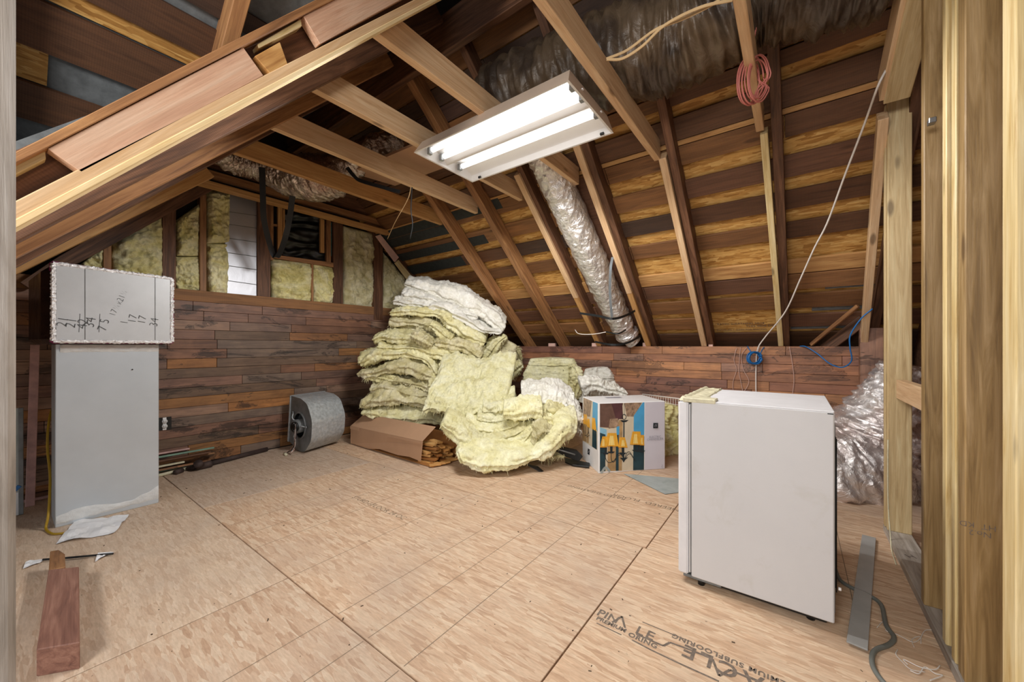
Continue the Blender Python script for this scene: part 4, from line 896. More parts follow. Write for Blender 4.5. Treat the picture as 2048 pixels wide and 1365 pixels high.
lb = board('leaning_trim', onX(60, 1013, -4.02), onX(70, 690, -4.10), .04, .02, M['pink_trim'], (0, 1, 0), .002); tag(lb, 'thin purplish trim leaning upright behind the metal duct', 'trim')
pf = thing('glass_panel', 'framed glass panel leaning at the far left edge', 'panel', (-3.9, .05, 0))
a0 = onX(8, 1027, -3.86); a1 = onX(42, 1020, -3.86); a0.z = a1.z = .004; ht = .66
board('frame_edge', a1, a1+Vector((-.03, 0, ht)), .02, .02, M['galv_dark'], (0, 1, 0), .002, pf)
board('glass_sheet', (a0+a1)/2+Vector((0, 0, .14)), (a0+a1)/2+Vector((-.03, 0, ht)), (a1-a0).length-.01, .006, M['slate'], (0, 1, 0), .001, pf)
board('lower_panel', (a0+a1)/2, (a0+a1)/2+Vector((-.006, 0, .14)), (a1-a0).length-.01, .012, M['duct_grey2'], (0, 1, 0), .001, pf)
board('blue_corner', a1+Vector((0.0, -.03, .15)), a1+Vector((0.0, -.005, .18)), .02, .012, M['blue_wire'], (0, 1, 0), .001, pf)
yw = tube('yellow_cord', [onD(108, 820, 2.45), onD(102, 824, 2.4), (onD(96, 860, 2.35)), onD(95, 900, 2.32), onD(100, 950, 2.28), onD(99, 1000, 2.22), onD(96, 1035, 2.18), onZ(92, 1058, .01), onZ(104, 1068, .006), onZ(120, 1068, .006), onZ(132, 1066, .006)], .006, M['yellow_wire'], n=50)
tag(yw, 'yellow cord hanging down and lying at the foot of the metal duct', 'cord')
for i, (x0, y0, x1, y1, m, z, th) in enumerate(((45, 1012, 100, 1000, 'pink_trim', .02, .02), (40, 990, 104, 972, 'rafter_dark', .05, .03), (40, 975, 104, 958, 'rafter', .09, .03))):
    a = onX(x0, y0, -4.12+.02*i); b = onX(x1, y1, -4.12+.02*i); a.z = b.z = z; tag(board('floor_strip', a, b, .04, th, M[m], (1, 0, 0), .002), ['pinkish strip on the floor behind the metal duct', 'dark strip above the pinkish one behind the metal duct', 'brown strip topmost behind the metal duct'][i], 'strip')
# paper, scrap and timber on the floor
def sheet_px(name, pts, mat, label, cat, z=.003, curl=.01, n=10):
    P = [onZ(px, py, z) for px, py in pts]; vs = []; fs = []
    for j in range(n+1):
        for i in range(n+1):
            u = i/n; v = j/n; p = P[0].lerp(P[1], u).lerp(P[3].lerp(P[2], u), v)
            p.z = z+curl*abs(noise.noise(Vector((u*3, v*3, P[0].x))))*(1 if curl else 0); vs.append(p)
    for j in range(n):
        for i in range(n): k = j*(n+1)+i; fs.append((k, k+1, k+n+2, k+n+1))
    m = len(vs); vs += [v-Vector((0, 0, .0012)) for v in vs]; fs += [tuple(m+q for q in f[::-1]) for f in fs[:n*n]]
    o = pydata(name, vs, fs, mat, None, False); c = P[0].copy(); tag(o, label, cat); return o
sheet_px('paper_sheet', [(150, 1044), (258, 1032), (228, 1068), (112, 1089)], M['paper'], 'crumpled white paper sheet on the floor by the metal duct', 'paper', .003, .03)
sheet_px('paper_scrap', [(52, 1124), (92, 1118), (80, 1126), (46, 1138)], M['paper'], 'small white paper scrap left of the wood block', 'paper', .006, .012, 5)
sheet_px('paper_scrap', [(196, 1107), (228, 1105), (212, 1112), (190, 1124)], M['paper'], 'small white paper scrap right of the wood block', 'paper', .006, .012, 5)
tag(tube('dark_rod', [onZ(86, 1120, .01), onZ(130, 1117, .01), onZ(226, 1108, .01)], .005, M['black'], n=12), 'thin dark rod lying behind the wood block', 'rod')
wb = thing('timber_block', 'reddish sawn timber block with a split end on the floor at left', 'timber', (-2.2, .12, 0))
z_t = .088
near_l = onZ(73, 1300, z_t); near_r = onZ(160, 1285, z_t); far_r = onZ(158, 1134, z_t); far_l = onZ(97, 1140, z_t); far_l2 = onZ(100, 1103, z_t); far_r2 = onZ(131, 1100, z_t); far_m = onZ(131, 1134, z_t)
prism('block_body', [near_l, near_r, far_r, far_l], (0, 0, -z_t), M['timber'], wb, .003)
prism('split_end', [far_l+Vector((.01, 0, 0)), far_m, onZ(130, 1108, z_t), onZ(118, 1100, z_t), far_l2], (0, 0, -.05), M['rafter'], wb, .003)
# pipes and trim bundle on the floor
tag(cyl('iron_pipe', onZ(420, 928, .022), onZ(534, 899, .022), .021, M['rust']), 'long rusty iron pipe lying along the gable wall', 'pipe')
ft_ = thing('pipe_fitting', 'rusty elbow fitting at the end of the long pipe', 'fitting', onZ(405, 932, 0))
tube('elbow_body', [onZ(422, 928, .03), onZ(405, 932, .03), onZ(398, 930, .05)], .03, M['rust'], ft_, 14, n=10)
cyl('elbow_rim', onZ(398, 931, .045), onZ(396, 927, .07), .032, M['rust'], ft_, 14)
ft2 = thing('pipe_fitting', 'small rusty valve fitting left of the elbow', 'fitting', onZ(385, 936, 0))
tube('valve_body', [onZ(376, 937, .02), onZ(386, 936, .025), onZ(393, 934, .022)], .018, M['rust'], ft2, 10, n=8)
cyl('valve_nut', onZ(388, 935, .02), onZ(392, 934, .02), .024, M['rust'], ft2, 6)
pv = thing('pale_pipe', 'cream pipe with a grey coupling nearest the duct foot', 'pipe', onZ(340, 945, 0))
cyl('pipe_run', onZ(300, 956, .014), onZ(377, 937, .014), .013, M['cream'], pv)
cyl('coupling', onZ(350, 946, .018), onZ(365, 941, .018), .022, M['rust'], pv, 12, r2=.019)
bl = ['pink painted trim strip on top of the bundle', 'green painted trim strip in the bundle by the wall', 'dark trim strip inside the bundle', 'brown trim strip in the bundle, tilted', 'cream trim strip low in the bundle', 'reddish trim strip low in the bundle', 'dark green trim strip lowest in the bundle']
for i, (xa, ya_, xb, yb_, z, m) in enumerate(((300, 918, 378, 905, .16, 'pink_trim'), (300, 926, 427, 900, .14, 'green_trim'), (300, 934, 420, 909, .115, 'rafter_dark'), (300, 940, 428, 908, .09, 'rafter'), (300, 944, 368, 930, .07, 'cream'), (300, 948, 420, 918, .05, 'plank_r'), (300, 955, 395, 934, .03, 'green_trim'))):
    a = onX(xa, ya_, -4.27+.03*(i % 3)+.012*i); b = onX(xb, yb_, -4.27+.03*(i % 3)+.012*i)
    a.z = max(.012, z-.01); b.z = max(.012, z-.01)
    tag(board('trim_strip', a, b, .045, .014, M[m], (1, 0, .15), .001), bl[i], 'trim', 'trim strips stacked along the gable wall')
ou = thing('wall_outlet', 'open electrical outlet with white receptacle in the gable planks', 'outlet', onX(329, 848, XG+.01))
c = onX(329, 848, XG+.012)
box('outlet_box', c-Vector((.0, .045, .055)), c+Vector((.002, .045, .055)), M['black'], ou)
for s in (-1, 1):
    cyl('receptacle', c+Vector((0, 0, s*.021)), c+Vector((.012, 0, s*.021)), .018, M['white'], ou, 16)
    for e in (-1, 1): box('slot', c+Vector((.0121, e*.006-.0012, s*.021-.005)), c+Vector((.0128, e*.006+.0012, s*.021+.005)), M['black'], ou)
box('mounting_strap', c+Vector((.002, -.012, -.053)), c+Vector((.004, .012, .053)), M['white'], ou)

# ------------------------------------------------------------------ blower
bw = thing('blower_unit', 'galvanised furnace blower standing by the gable wall', 'blower', (-3.95, 1.95, 0))
cx, cz, r0 = -3.93, .27, .235
YF, YB = 1.76, 2.16; skew = -.12
def bp(x, yy, z): return Vector((x+skew*(yy-YF)/(YB-YF), yy, z))
prof = []
for k in range(33):
    a = math.radians(-118+206*k/32); rr = .262-.0*k+ .004*math.sin(k)
    prof.append((cx+math.cos(a)*rr*.94, cz+math.sin(a)*rr))
prof = [(cx-.24, .075)]+prof+[(cx-.09, .538), (cx-.20, .545)]
prof = [(x, max(z, .004)) for x, z in prof]
vs = []; fs = []; n = len(prof)
for yy in (YF, YB):
    for x, z in prof: vs.append(bp(x, yy, z))
for k in range(n-1): fs.append((k, k+1, n+k+1, n+k))
pydata('scroll_wrap', vs, fs, M['galv'], bw, True)
def side(yy, hole):
    vs = []; fs = []; m = 40
    outer = [];
    P = [Vector((x, 0, z)) for x, z in prof]
    cc = Vector((cx-.005, 0, cz-.005))
    L = P+[P[-1].lerp(P[0], t/8) for t in range(1, 8)]
    for p in L:
        d = (p-cc); outer.append(bp(p.x, yy, p.z))
    k0 = len(L)
    inner = [bp((cc+(p-cc).normalized()*hole).x, yy, (cc+(p-cc).normalized()*hole).z) for p in L]
    vs = outer+inner
    for i in range(k0): fs.append((i, (i+1) % k0, k0+(i+1) % k0, k0+i))
    return pydata('side_plate', vs, fs, M['galv_dark'], bw)
side(YF, .125); side(YB, .05)
tube('inlet_ring', [bp(cx-.005+.128*math.cos(a), YF-.004, cz-.005+.128*math.sin(a)) for a in [2*math.pi*i/24 for i in range(25)]], .009, M['galv_dark'], bw, 8)
for k in range(28):
    a = 2*math.pi*k/28; p = (cx-.005+.112*math.cos(a), cz-.005+.112*math.sin(a)); q = (cx-.005+.10*math.cos(a+.12), cz-.005+.10*math.sin(a+.12))
    prism('wheel_blade', [bp(p[0], YF+.03, p[1]), bp(q[0], YF+.03, q[1]), bp(q[0], YB-.05, q[1]), bp(p[0], YB-.05, p[1])], (.001, 0, .001), M['galv_dark'], bw)
mc = (cx-.01, cz-.01)
mo = cyl('motor', bp(mc[0], YF-.045, mc[1]), bp(mc[0], YF+.12, mc[1]), .068, M['galv_dark'], bw, 28)
cyl('motor_cap', bp(mc[0], YF-.055, mc[1]), bp(mc[0], YF-.045, mc[1]), .05, M['black'], mo, 24)
for k in range(8):
    a = 2*math.pi*k/8; box('vent_rib', bp(mc[0]+.036*math.cos(a)-.006, YF-.062, mc[1]+.036*math.sin(a)-.006), bp(mc[0]+.036*math.cos(a)+.006, YF-.055, mc[1]+.036*math.sin(a)+.006), M['galv_dark'], mo)
for k, a in enumerate((.05, 2.3, 4.2)):
    e = bp(mc[0]+.165*math.cos(a), YF-.01, mc[1]+.165*math.sin(a))
    tube('motor_bracket', [bp(mc[0]+.065*math.cos(a), YF-.02, mc[1]+.065*math.sin(a)), bp(mc[0]+.11*math.cos(a+.1), YF-.035, mc[1]+.11*math.sin(a+.1)), e], .006, M['galv'], bw, 8, n=8)
    cyl('bolt', e, e+Vector((0, -.012, 0)), .014, M['galv_dark'], bw, 10)
o = prism('outlet_flange', [bp(cx-.235, YF-.01, .07), bp(cx-.185, YF-.01, .545), bp(cx-.205, YF-.01, .548), bp(cx-.262, YF-.01, .07)], (skew, YB-YF+.02, 0), M['galv'], bw, .003)
R = random.Random(4)
for k in range(6):
    tube('motor_wire', [bp(mc[0]+.03, YF-.05, mc[1]+.04), bp(mc[0]+.06+R.uniform(-.02, .02), YF-.07, mc[1]-.05), bp(mc[0]+.05+R.uniform(-.03, .03), YF-.07, mc[1]-.16), bp(mc[0]+.0+R.uniform(-.05, .05), YF-.08, .05), bp(mc[0]-.02+R.uniform(-.06, .05), YF-.1, .015)], .0035, M[['copper', 'pink_wire', 'black', 'copper', 'rust', 'white_wire'][k]], mo, 6, n=24)
cyl('wire_cap', (mc[0]-.02, YF-.13, .012), (mc[0]+.05, YF-.14, .012), .012, M['cream'], bw, 8)

# ------------------------------------------------------------------ brown carton with wood offcuts
bx = thing('open_carton', 'long brown cardboard carton lying open at one end', 'carton', (-3.2, 2.35, 0))
A = onZ(697, 886, 0.01); Bc = onZ(862, 936, 0.01); A.y = 2.20; 
fl_, fr_ = Vector((-3.80, 2.23, .005)), Vector((-2.56, 2.20, .005))
hF, hT = .20, .33; dep = .34
def cp(x, yy, z): return Vector((x, yy, z))
tk = .006
prism('bottom_panel', [cp(-3.80, 2.23, .012), cp(-2.50, 2.21, .004), cp(-2.50, 2.54, .004), cp(-3.80, 2.56, .012)], (0, 0, tk), M['card_in'], bx)
# front panel with wavy torn lower edge
pts = [cp(-3.80, 2.22, hF), cp(-2.60, 2.185, hF+.02), cp(-2.62, 2.18, .045), cp(-2.78, 2.185, .055), cp(-2.95, 2.19, .04), cp(-3.25, 2.20, .045), cp(-3.45, 2.21, .012), cp(-3.80, 2.225, .012)]
prism('front_panel', pts, (0, tk, 0), M['card'], bx)
prism('sloping_flap', [cp(-3.80, 2.22, hF), cp(-2.60, 2.185, hF+.02), cp(-2.56, 2.30, hT), cp(-3.76, 2.36, hT-.02)], (0, tk*.7, tk*.5), M['card'], bx)
prism('back_panel', [cp(-3.80, 2.56, .012), cp(-2.50, 2.54, .004), cp(-2.52, 2.54, .22), cp(-3.78, 2.56, .26)], (0, tk, 0), M['card_in'], bx)
prism('end_panel', [cp(-3.80, 2.22, .012), cp(-3.80, 2.22, hF), cp(-3.765, 2.36, hT-.02), cp(-3.78, 2.56, .26), cp(-3.80, 2.56, .012)], (tk, 0, 0), M['card'], bx)
prism('lapped_flap', [cp(-3.80, 2.218, hF-.002), cp(-3.62, 2.212, hF-.0), cp(-3.62, 2.211, hF-.028), cp(-3.80, 2.217, hF-.03)], (0, -.003, 0), M['card'], bx)
prism('lapped_flap', [cp(-3.10, 2.196, hF+.01), cp(-2.60, 2.182, hF+.018), cp(-2.60, 2.181, hF-.0), cp(-3.10, 2.195, hF-.014)], (0, -.003, 0), M['card'], bx)
R = random.Random(21); cnt = 0
for lay in range(6):
    for k in range(5 if lay < 4 else 3):
        L = R.uniform(.12, .26); x = -2.50-R.uniform(0, .10)-L/2; yy = 2.25+.055*k+R.uniform(-.01, .01)+.02*(lay > 3); z = .022+lay*.030+R.uniform(0, .004)
        o = link('wood_offcut', bbox_mesh('wood_offcut', L, .052, .020, .0015), M['block'] if R.random() < .72 else M['block_dark'])
        o.location = (x, yy, z); o.rotation_euler = (R.uniform(-.12, .12), R.uniform(-.06, .06), R.uniform(-.35, .35))
        tag(o, 'short oak flooring offcut packed in the open end of the carton', 'offcut', 'oak offcuts in the carton'); cnt += 1
for k in range(6):
    o = link('wood_offcut', bbox_mesh('wood_offcut', .10, .03, .014, .001), M['block']); o.location = (-2.50+.012*(k % 3), 2.24+.045*k, .022+.004*(k % 2)); o.rotation_euler = (.1, R.uniform(-.1, .1), 1.2+R.uniform(-.6, .6))
    tag(o, 'short oak flooring offcut packed in the open end of the carton', 'offcut', 'oak offcuts in the carton')
# black hardware under the insulation
bk = thing('black_tool', 'black plastic tool lying between the insulation and the lamp box', 'tool', onZ(1140, 925, 0))
tb = [onD(1112, 898, 3.28), onD(1134, 905, 3.30), onD(1160, 917, 3.33)]
prism('tool_body', [onD(1112, 894, 3.28), onD(1155, 903, 3.34), onD(1166, 914, 3.34), onD(1158, 924, 3.32), onD(1130, 914, 3.28), onD(1110, 902, 3.27)], FW*.06, M['black'], bk, .004)
prism('tool_plate', [onZ(1130, 916, .03), onZ(1180, 926, .02), onZ(1178, 934, .02), onZ(1145, 930, .02), onZ(1130, 924, .02)], (0, 0, -.012), M['black'], bk, .002)
tube('tool_rib', [onD(1118, 900, 3.25), onD(1150, 910, 3.29)], .006, M['galv_dark'], bk, 8)
tag(prism('black_spike', [onZ(1052, 930, .06), onZ(1072, 934, .05), onZ(1084, 944, .004), onZ(1078, 944, .004)], (0, .03, -.004), M['black'], None), 'pointed black plastic piece sticking out from under the floor batt', 'scrap')

# ------------------------------------------------------------------ lamp box (printed carton)
lbx = thing('printed_carton', 'white carton printed with a picture of a chandelier with yellow shades', 'carton', (-1.25, 3.2, 0))
Q0 = Vector((-1.294, 2.931, 0)); Q1 = Vector((-.89, 3.392, 0)); Q2 = Vector((-1.587, 3.234, 0)); Q3 = Q1+Q2-Q0; HB = .58
prism('carton_body', [Q0, Q1, Q3, Q2], (0, 0, HB), M['white'], lbx, .004)
e1 = (Q1-Q0).normalized(); e2 = (Q2-Q0).normalized(); L1 = (Q1-Q0).length; L2 = (Q2-Q0).length
n1 = e1.cross(Vector((0, 0, 1))).normalized(); n1 = n1 if n1.dot(FW) < 0 else -n1
n2 = e2.cross(Vector((0, 0, 1))).normalized(); n2 = n2 if n2.dot(FW) < 0 else -n2
pm = {k: plain('print_'+k, c, .45, namp=a, nscale=ns) for k, c, a, ns in (('brown', '#6E5348', .4, 9), ('maroon', '#5A3A3C', .3, 14), ('stone', '#A58A72', .6, 34), ('cream', '#D8CCB4', .1, 9), ('sky', '#4FA5D6', .15, 6), ('teal', '#21424C', .4, 10), ('shade', '#F0B23A', .15, 20), ('shade_glow', '#FBE08A', .1, 20), ('shade_line', '#B8741E', .1, 20), ('iron', '#1E2A30', .2, 20), ('tan', '#B49468', .3, 10), ('lilac', '#D6D3DE', .05, 5), ('grey', '#9A9AA6', .1, 8), ('window', '#8FC3DC', .2, 9))}
pml = list(pm); pmats = [pm[k] for k in pml]
class Deck:
    def __init__(s, o, ex, nn, W, Hh): s.o = o; s.ex = ex; s.nn = nn; s.W = W; s.H = Hh; s.vs = []; s.fs = []; s.mi = []; s.k = 0
    def poly(s, pts, c):
        s.k += 1; b = len(s.vs); off = s.nn*(.0006+.00004*s.k)
        s.vs += [s.o+s.ex*(u*s.W)+Vector((0, 0, v*s.H))+off for u, v in pts]; s.fs.append(tuple(range(b, b+len(pts)))); s.mi.append(pml.index(c))
    def line(s, P, w, c):
        for (a, b) in zip(P, P[1:]):
            dx, dy = (b[0]-a[0])*s.W, (b[1]-a[1])*s.H; L = math.hypot(dx, dy) or 1; ox, oy = -dy/L*w/2/s.W, dx/L*w/2/s.H
            s.poly([(a[0]+ox, a[1]+oy), (b[0]+ox, b[1]+oy), (b[0]-ox, b[1]-oy), (a[0]-ox, a[1]-oy)], c)
    def build(s, name): return pydata(name, s.vs, s.fs, pmats, lbx, mi=s.mi)
def g(x, y):  # coordinates on the front face from the zoomed photograph
    u = (x-332)/(1076-332); yt = 300+(262-300)*u; yb = 1068+(1012-1068)*u
    return (u*(1+.15*(1-u)*0), (yb-y)/(yb-yt))
d = Deck(Q0, e1, n1, L1, HB)
def GP(L): return [g(x, y) for x, y in L]
d.poly(GP([(346, 304), (838, 280), (835, 1025), (346, 1045)]), 'cream')
d.poly(GP([(346, 304), (600, 292), (560, 460), (500, 570), (346, 560)]), 'brown')
d.poly(GP([(470, 300), (590, 292), (600, 470), (520, 470)]), 'maroon')
d.poly(GP([(610, 292), (810, 284), (720, 440), (640, 440)]), 'stone')
d.poly(GP([(455, 470), (540, 460), (560, 560), (440, 575)]), 'stone')
d.poly(GP([(820, 281), (838, 280), (836, 640), (716, 640), (718, 430)]), 'sky')
d.poly(GP([(346, 560), (420, 585), (415, 680), (346, 680)]), 'window')
d.poly(GP([(346, 620), (405, 640), (405, 1040), (346, 1045)]), 'teal')
d.poly(GP([(430, 700), (520, 700), (520, 1036), (428, 1040)]), 'tan')
d.poly(GP([(520, 640), (552, 640), (550, 1035), (518, 1036)]), 'teal')
d.poly(GP([(550, 480), (596, 475), (585, 1034), (550, 1035)]), 'tan')
d.poly(GP([(714, 660), (836, 655), (832, 1024), (710, 1030)]), 'teal')
d.poly(GP([(526, 555), (558, 545), (556, 640), (528, 645)]), 'sky')
d.poly(GP([(846, 280), (1070, 268), (1070, 1010), (840, 1024)]), 'lilac')
d.line(GP([(612, 292), (610, 430)]), .003, 'iron')
cx_, cy_ = 610, 445
d.line(GP([(cx_+22*math.cos(a), cy_+28*math.sin(a)) for a in [i*math.pi/8 for i in range(17)]]), .006, 'iron')
d.poly(GP([(565, 482), (660, 478), (632, 500), (590, 502)]), 'iron')
d.line(GP([(608, 480), (605, 900)]), .010, 'iron')
d.poly(GP([(560, 893), (655, 890), (625, 912), (604, 945), (585, 914)]), 'iron')
def shade(x0, x1, xt0, xt1, y0, y1):
    d.poly(GP([(x0, y1), (x1, y1), (xt1, y0), (xt0, y0)]), 'shade')
    m = (x0+x1)/2; w = (x1-x0)*.2; d.poly(GP([(m-w, y1-14), (m+w, y1-14), (m+w*.6, y0+30), (m-w*.6, y0+30)]), 'shade_glow')
    for k in range(1, 5): d.line(GP([(x0+(x1-x0)*k/5, y1), (xt0+(xt1-xt0)*k/5, y0)]), .0015, 'shade_line')
    d.line(GP([(x0, y1), (x1, y1)]), .003, 'shade_line')
shade(346, 420, 372, 432, 660, 780); shade(545, 648, 560, 618, 668, 780); shade(780, 836, 790, 830, 640, 755); shade(395, 550, 430, 525, 622, 768); shade(672, 800, 702, 792, 602, 748)
for (x, y0) in ((408, 780), (468, 768), (595, 780), (735, 748), (770, 750), (805, 755)):
    d.poly(GP([(x-14, y0), (x+14, y0), (x+12, y0+58), (x-12, y0+58)]), 'iron'); d.poly(GP([(x-42, y0+56), (x+42, y0+56), (x+18, y0+76), (x-18, y0+76)]), 'iron')
for L in ([(604, 900), (590, 845), (560, 838), (530, 870), (505, 930), (480, 938), (466, 900), (466, 840)], [(604, 900), (570, 850), (540, 850), (500, 920), (440, 945), (405, 900), (404, 850)], [(600, 905), (580, 850), (545, 870)], [(612, 900), (640, 835), (672, 830), (700, 880), (730, 915)], [(618, 900), (655, 850), (690, 860), (725, 925)], [(346, 835), (380, 840), (400, 880)]):
    d.line([tuple(v)[:2] for v in smooth_path([Vector((*g(x, y), 0)) for x, y in L], 18)], .005, 'iron')
d.poly(GP([(934, 505), (988, 504), (986, 562), (932, 564)]), 'iron')
d.line(GP([(948, 550), (955, 520), (970, 535), (962, 552), (975, 515)]), .003, 'grey')
d.line(GP([(1034, 962), (1040, 975), (1030, 990), (1042, 995)]), .003, 'grey')
d.build('front_print')
for body, y0, sz in (('ELECTRIC', 660, .026), ('CHANDELIER', 686, .026)):
    u, v = g(958, y0); text_mesh('print_lettering', body, sz, pm['grey'], frame(Q0+e1*(u*L1)+Vector((0, 0, v*HB))+n1*.005, e1, (0, 0, 1)), lbx)
def g2(x, y):  # left narrow face
    u = (332-x)/(332-143); yt = 300+(205-300)*u; yb = 1068+(890-1068)*u
    return (u, (yb-y)/(yb-yt))
d2 = Deck(Q0, e2, n2, L2, HB); GP2 = lambda L: [g2(x, y) for x, y in L]; d = d2
d.poly(GP2([(324, 300), (155, 218), (145, 690), (318, 812)]), 'cream')
d.poly(GP2([(260, 268), (155, 218), (150, 420), (240, 440)]), 'stone')
d.poly(GP2([(324, 300), (270, 275), (262, 560), (320, 600)]), 'sky')
d.poly(GP2([(150, 420), (170, 425), (168, 520), (146, 510)]), 'sky')
d.poly(GP2([(205, 520), (225, 530), (222, 730), (200, 720)]), 'tan')
d.poly(GP2([(312, 600), (266, 560), (262, 770), (314, 806)]), 'teal')
d.poly(GP2([(146, 500), (200, 525), (198, 715), (145, 688)]), 'tan')
for (a, b, c_, e, y0, y1) in ((146, 208, 160, 200, 400, 520), (200, 240, 208, 232, 455, 560), (258, 312, 264, 296, 450, 595)):
    d.poly(GP2([(a, y1-20), (b, y1+10), (e, y0+12), (c_, y0)]), 'shade')
for x in (160, 180, 222, 275, 300): d.line(GP2([(x, 525+(x-150)*.4), (x, 600+(x-150)*.4)]), .010, 'iron')
for L in ([(160, 560), (175, 640), (200, 640), (225, 600), (240, 680)], [(180, 600), (200, 660), (235, 640)]): d.line(GP2(L), .005, 'iron')
d.poly(GP2([(236, 800), (212, 785), (208, 845), (232, 862)]), 'iron')
d.line(GP2([(229, 812), (216, 835)]), .004, 'lilac')
d.build('side_print')
dtop = pydata('top_print', [Q0+e1*(L1*a)+e2*(L2*b)+Vector((0, 0, HB+.0008)) for a, b in ((.30, .62), (.55, .62), (.55, .78), (.30, .78))], [(0, 1, 2, 3)], [pm['grey']], lbx)
ribbon('clear_tape', [Q0+Vector((0, 0, .0))+e1*.02+n1*.003, Q0+e1*.06+n1*.004+Vector((0, 0, .05)), Q0+e1*.10+n1*.003+Vector((0, 0, .012))], .02, .001, M['slate'], lbx, 6)
sheet_px('grey_sheet', [(1247, 948), (1362, 958), (1362, 985), (1330, 989)], M['slate'], 'flat grey sheet lying on the floor in front of the printed carton', 'sheet', .004, 0)
# white wire shelf behind the carton
ws = thing('wire_shelf', 'white wire shelf leaning behind the printed carton', 'shelf', (-.7, 4.1, 0))
a = onY(1285, 789, 4.12); b = onY(1400, 803, 3.95)
cyl('top_rail', a, b, .006, M['white_wire'], ws, 8)
a2 = a-Vector((0, 0, .25)); b2 = b-Vector((0, 0, .25)); cyl('lower_rail', a2, b2, .005, M['white_wire'], ws, 8)
for k in range(24):
    t = k/23; cyl('shelf_wire', a.lerp(b, t), a2.lerp(b2, t), .0022, M['white_wire'], ws, 6)
for k in (1, 2, 3): cyl('cross_wire', a.lerp(a2, k/4), b.lerp(b2, k/4), .0022, M['white_wire'], ws, 6)

# ------------------------------------------------------------------ fridge
fr = thing('small_fridge', 'white under-counter fridge standing side-on near the yellow studs', 'fridge', (-.15, 2.08, 0))
X0, X1, Y0, Y1, ZB, ZT = -.365, .117, 1.812, 2.36, .035, .812
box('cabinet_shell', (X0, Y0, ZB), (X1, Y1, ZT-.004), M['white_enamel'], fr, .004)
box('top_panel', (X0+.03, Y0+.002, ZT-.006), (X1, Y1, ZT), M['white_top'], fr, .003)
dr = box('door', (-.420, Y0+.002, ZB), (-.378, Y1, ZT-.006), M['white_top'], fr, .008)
box('door_gasket', (-.378, Y0+.012, ZB+.01), (-.367, Y1-.01, ZT-.016), M['gasket'], dr, .003)
box('gasket_rib', (-.3745, Y0+.006, ZB+.012), (-.3705, Y0+.02, ZT-.02), M['white'], dr, .001)
# broken yellowed hinge cover along the top front edge
vs = []; fs = []; nx, ny = 10, 44; R = random.Random(9)
for j in range(ny+1):
    for i in range(nx+1):
        u = i/nx; v = j/ny; x = -.418+.105*u; yy = Y0+.004+(Y1-Y0+.02)*v
        h = .008+.010*max(0, noise.noise(Vector((x*30, yy*22, 3))))+(.006 if u < .3 else 0)
        if i in (0, nx) or j in (0, ny): h = 0
        if i == nx: x += .02*noise.noise(Vector((yy*18, 1, 1)))
        vs.append((x, yy, ZT-.004+h))
for j in range(ny):
    for i in range(nx): k = j*(nx+1)+i; fs.append((k, k+1, k+nx+2, k+nx+1))
pydata('hinge_cover', vs, fs, M['cream'], fr)
box('cover_end', (-.40, Y0-.002, ZT-.010), (-.27, Y0+.07, ZT+.010), M['cream'], fr, .003)
box('base_frame', (X0+.01, Y0+.03, .012), (X1-.02, Y1-.02, ZB), M['black'], fr, .003)
box('base_rail', (-.40, Y0+.01, .022), (-.25, Y0+.04, ZB), M['galv_dark'], fr, .002)
for (x, yy) in ((-.33, Y0+.03), (-.33, Y1-.04), (.05, Y0+.05), (.05, Y1-.04)): cyl('foot', (x, yy, 0), (x, yy, .03), .014, M['black'], fr, 12)
box('rear_grille', (X1, Y0+.03, .06), (X1+.004, Y1-.02, ZT-.05), M['galv_dark'], fr, .001)
for k in range(14): cyl('condenser_wire', (X1+.010, Y0+.07+k*.032, .12), (X1+.010, Y0+.07+k*.032, .7), .002, M['black'], fr, 6)
cyl('rear_screw', (X1+.012, Y0+.02, .16), (X1+.02, Y0+.02, .16), .006, M['white'], fr, 8)
box('corner_mark', (X1-.02, Y0-.0006, ZT-.012), (X1-.003, Y0+.001, ZT-.008), M['black'], fr, .0002)

# ------------------------------------------------------------------ floor items at right
a = onZ(1714, 1293, .012); b = onZ(1738, 1074, .012)
tag(board('metal_strip', a, b, .055, .006, M['steel_strip'], (1, 0, 0), .001), 'long flat metal strip lying on the floor right of the fridge', 'strip')
tag(tube('power_cord', [onZ(1668, 1132, .03), onZ(1680, 1160, .01), onZ(1705, 1177, .008), onZ(1735, 1190, .008), onZ(1762, 1210, .008), onZ(1772, 1250, .008), onZ(1788, 1275, .008), onZ(1778, 1290, .008), onZ(1750, 1302, .008), onZ(1744, 1325, .008), onZ(1756, 1352, .008), onZ(1790, 1390, .008)], .0075, M['grey_cord'], n=70, seg=10), 'thick grey power cord snaking from behind the fridge', 'cord')
def string(pts, lab, r=.0012): tag(tube('loose_string', [onZ(x, yy, .004) for x, yy in pts], r, M['white_wire'], n=50, seg=5), lab, 'string')
string([(1754, 1256), (1765, 1245), (1776, 1250), (1772, 1262), (1795, 1270), (1825, 1285), (1840, 1278), (1850, 1262), (1870, 1262), (1890, 1272)], 'thin white string looping across the floor to the studs')
string([(1828, 1295), (1824, 1280), (1840, 1274), (1842, 1288)], 'tiny loop of white string on the floor beside the plate')
string([(1815, 1330), (1808, 1320), (1840, 1335), (1870, 1340), (1880, 1332)], 'tangle of white string near the plate, upper strand', .0018)
string([(1820, 1342), (1838, 1348), (1850, 1335), (1870, 1348), (1885, 1352), (1860, 1362)], 'tangle of white string near the plate, lower strand', .0018)
string([(1795, 1300), (1792, 1310), (1805, 1325), (1822, 1340), (1850, 1345)], 'tangle of white string near the plate, left strand', .0015)
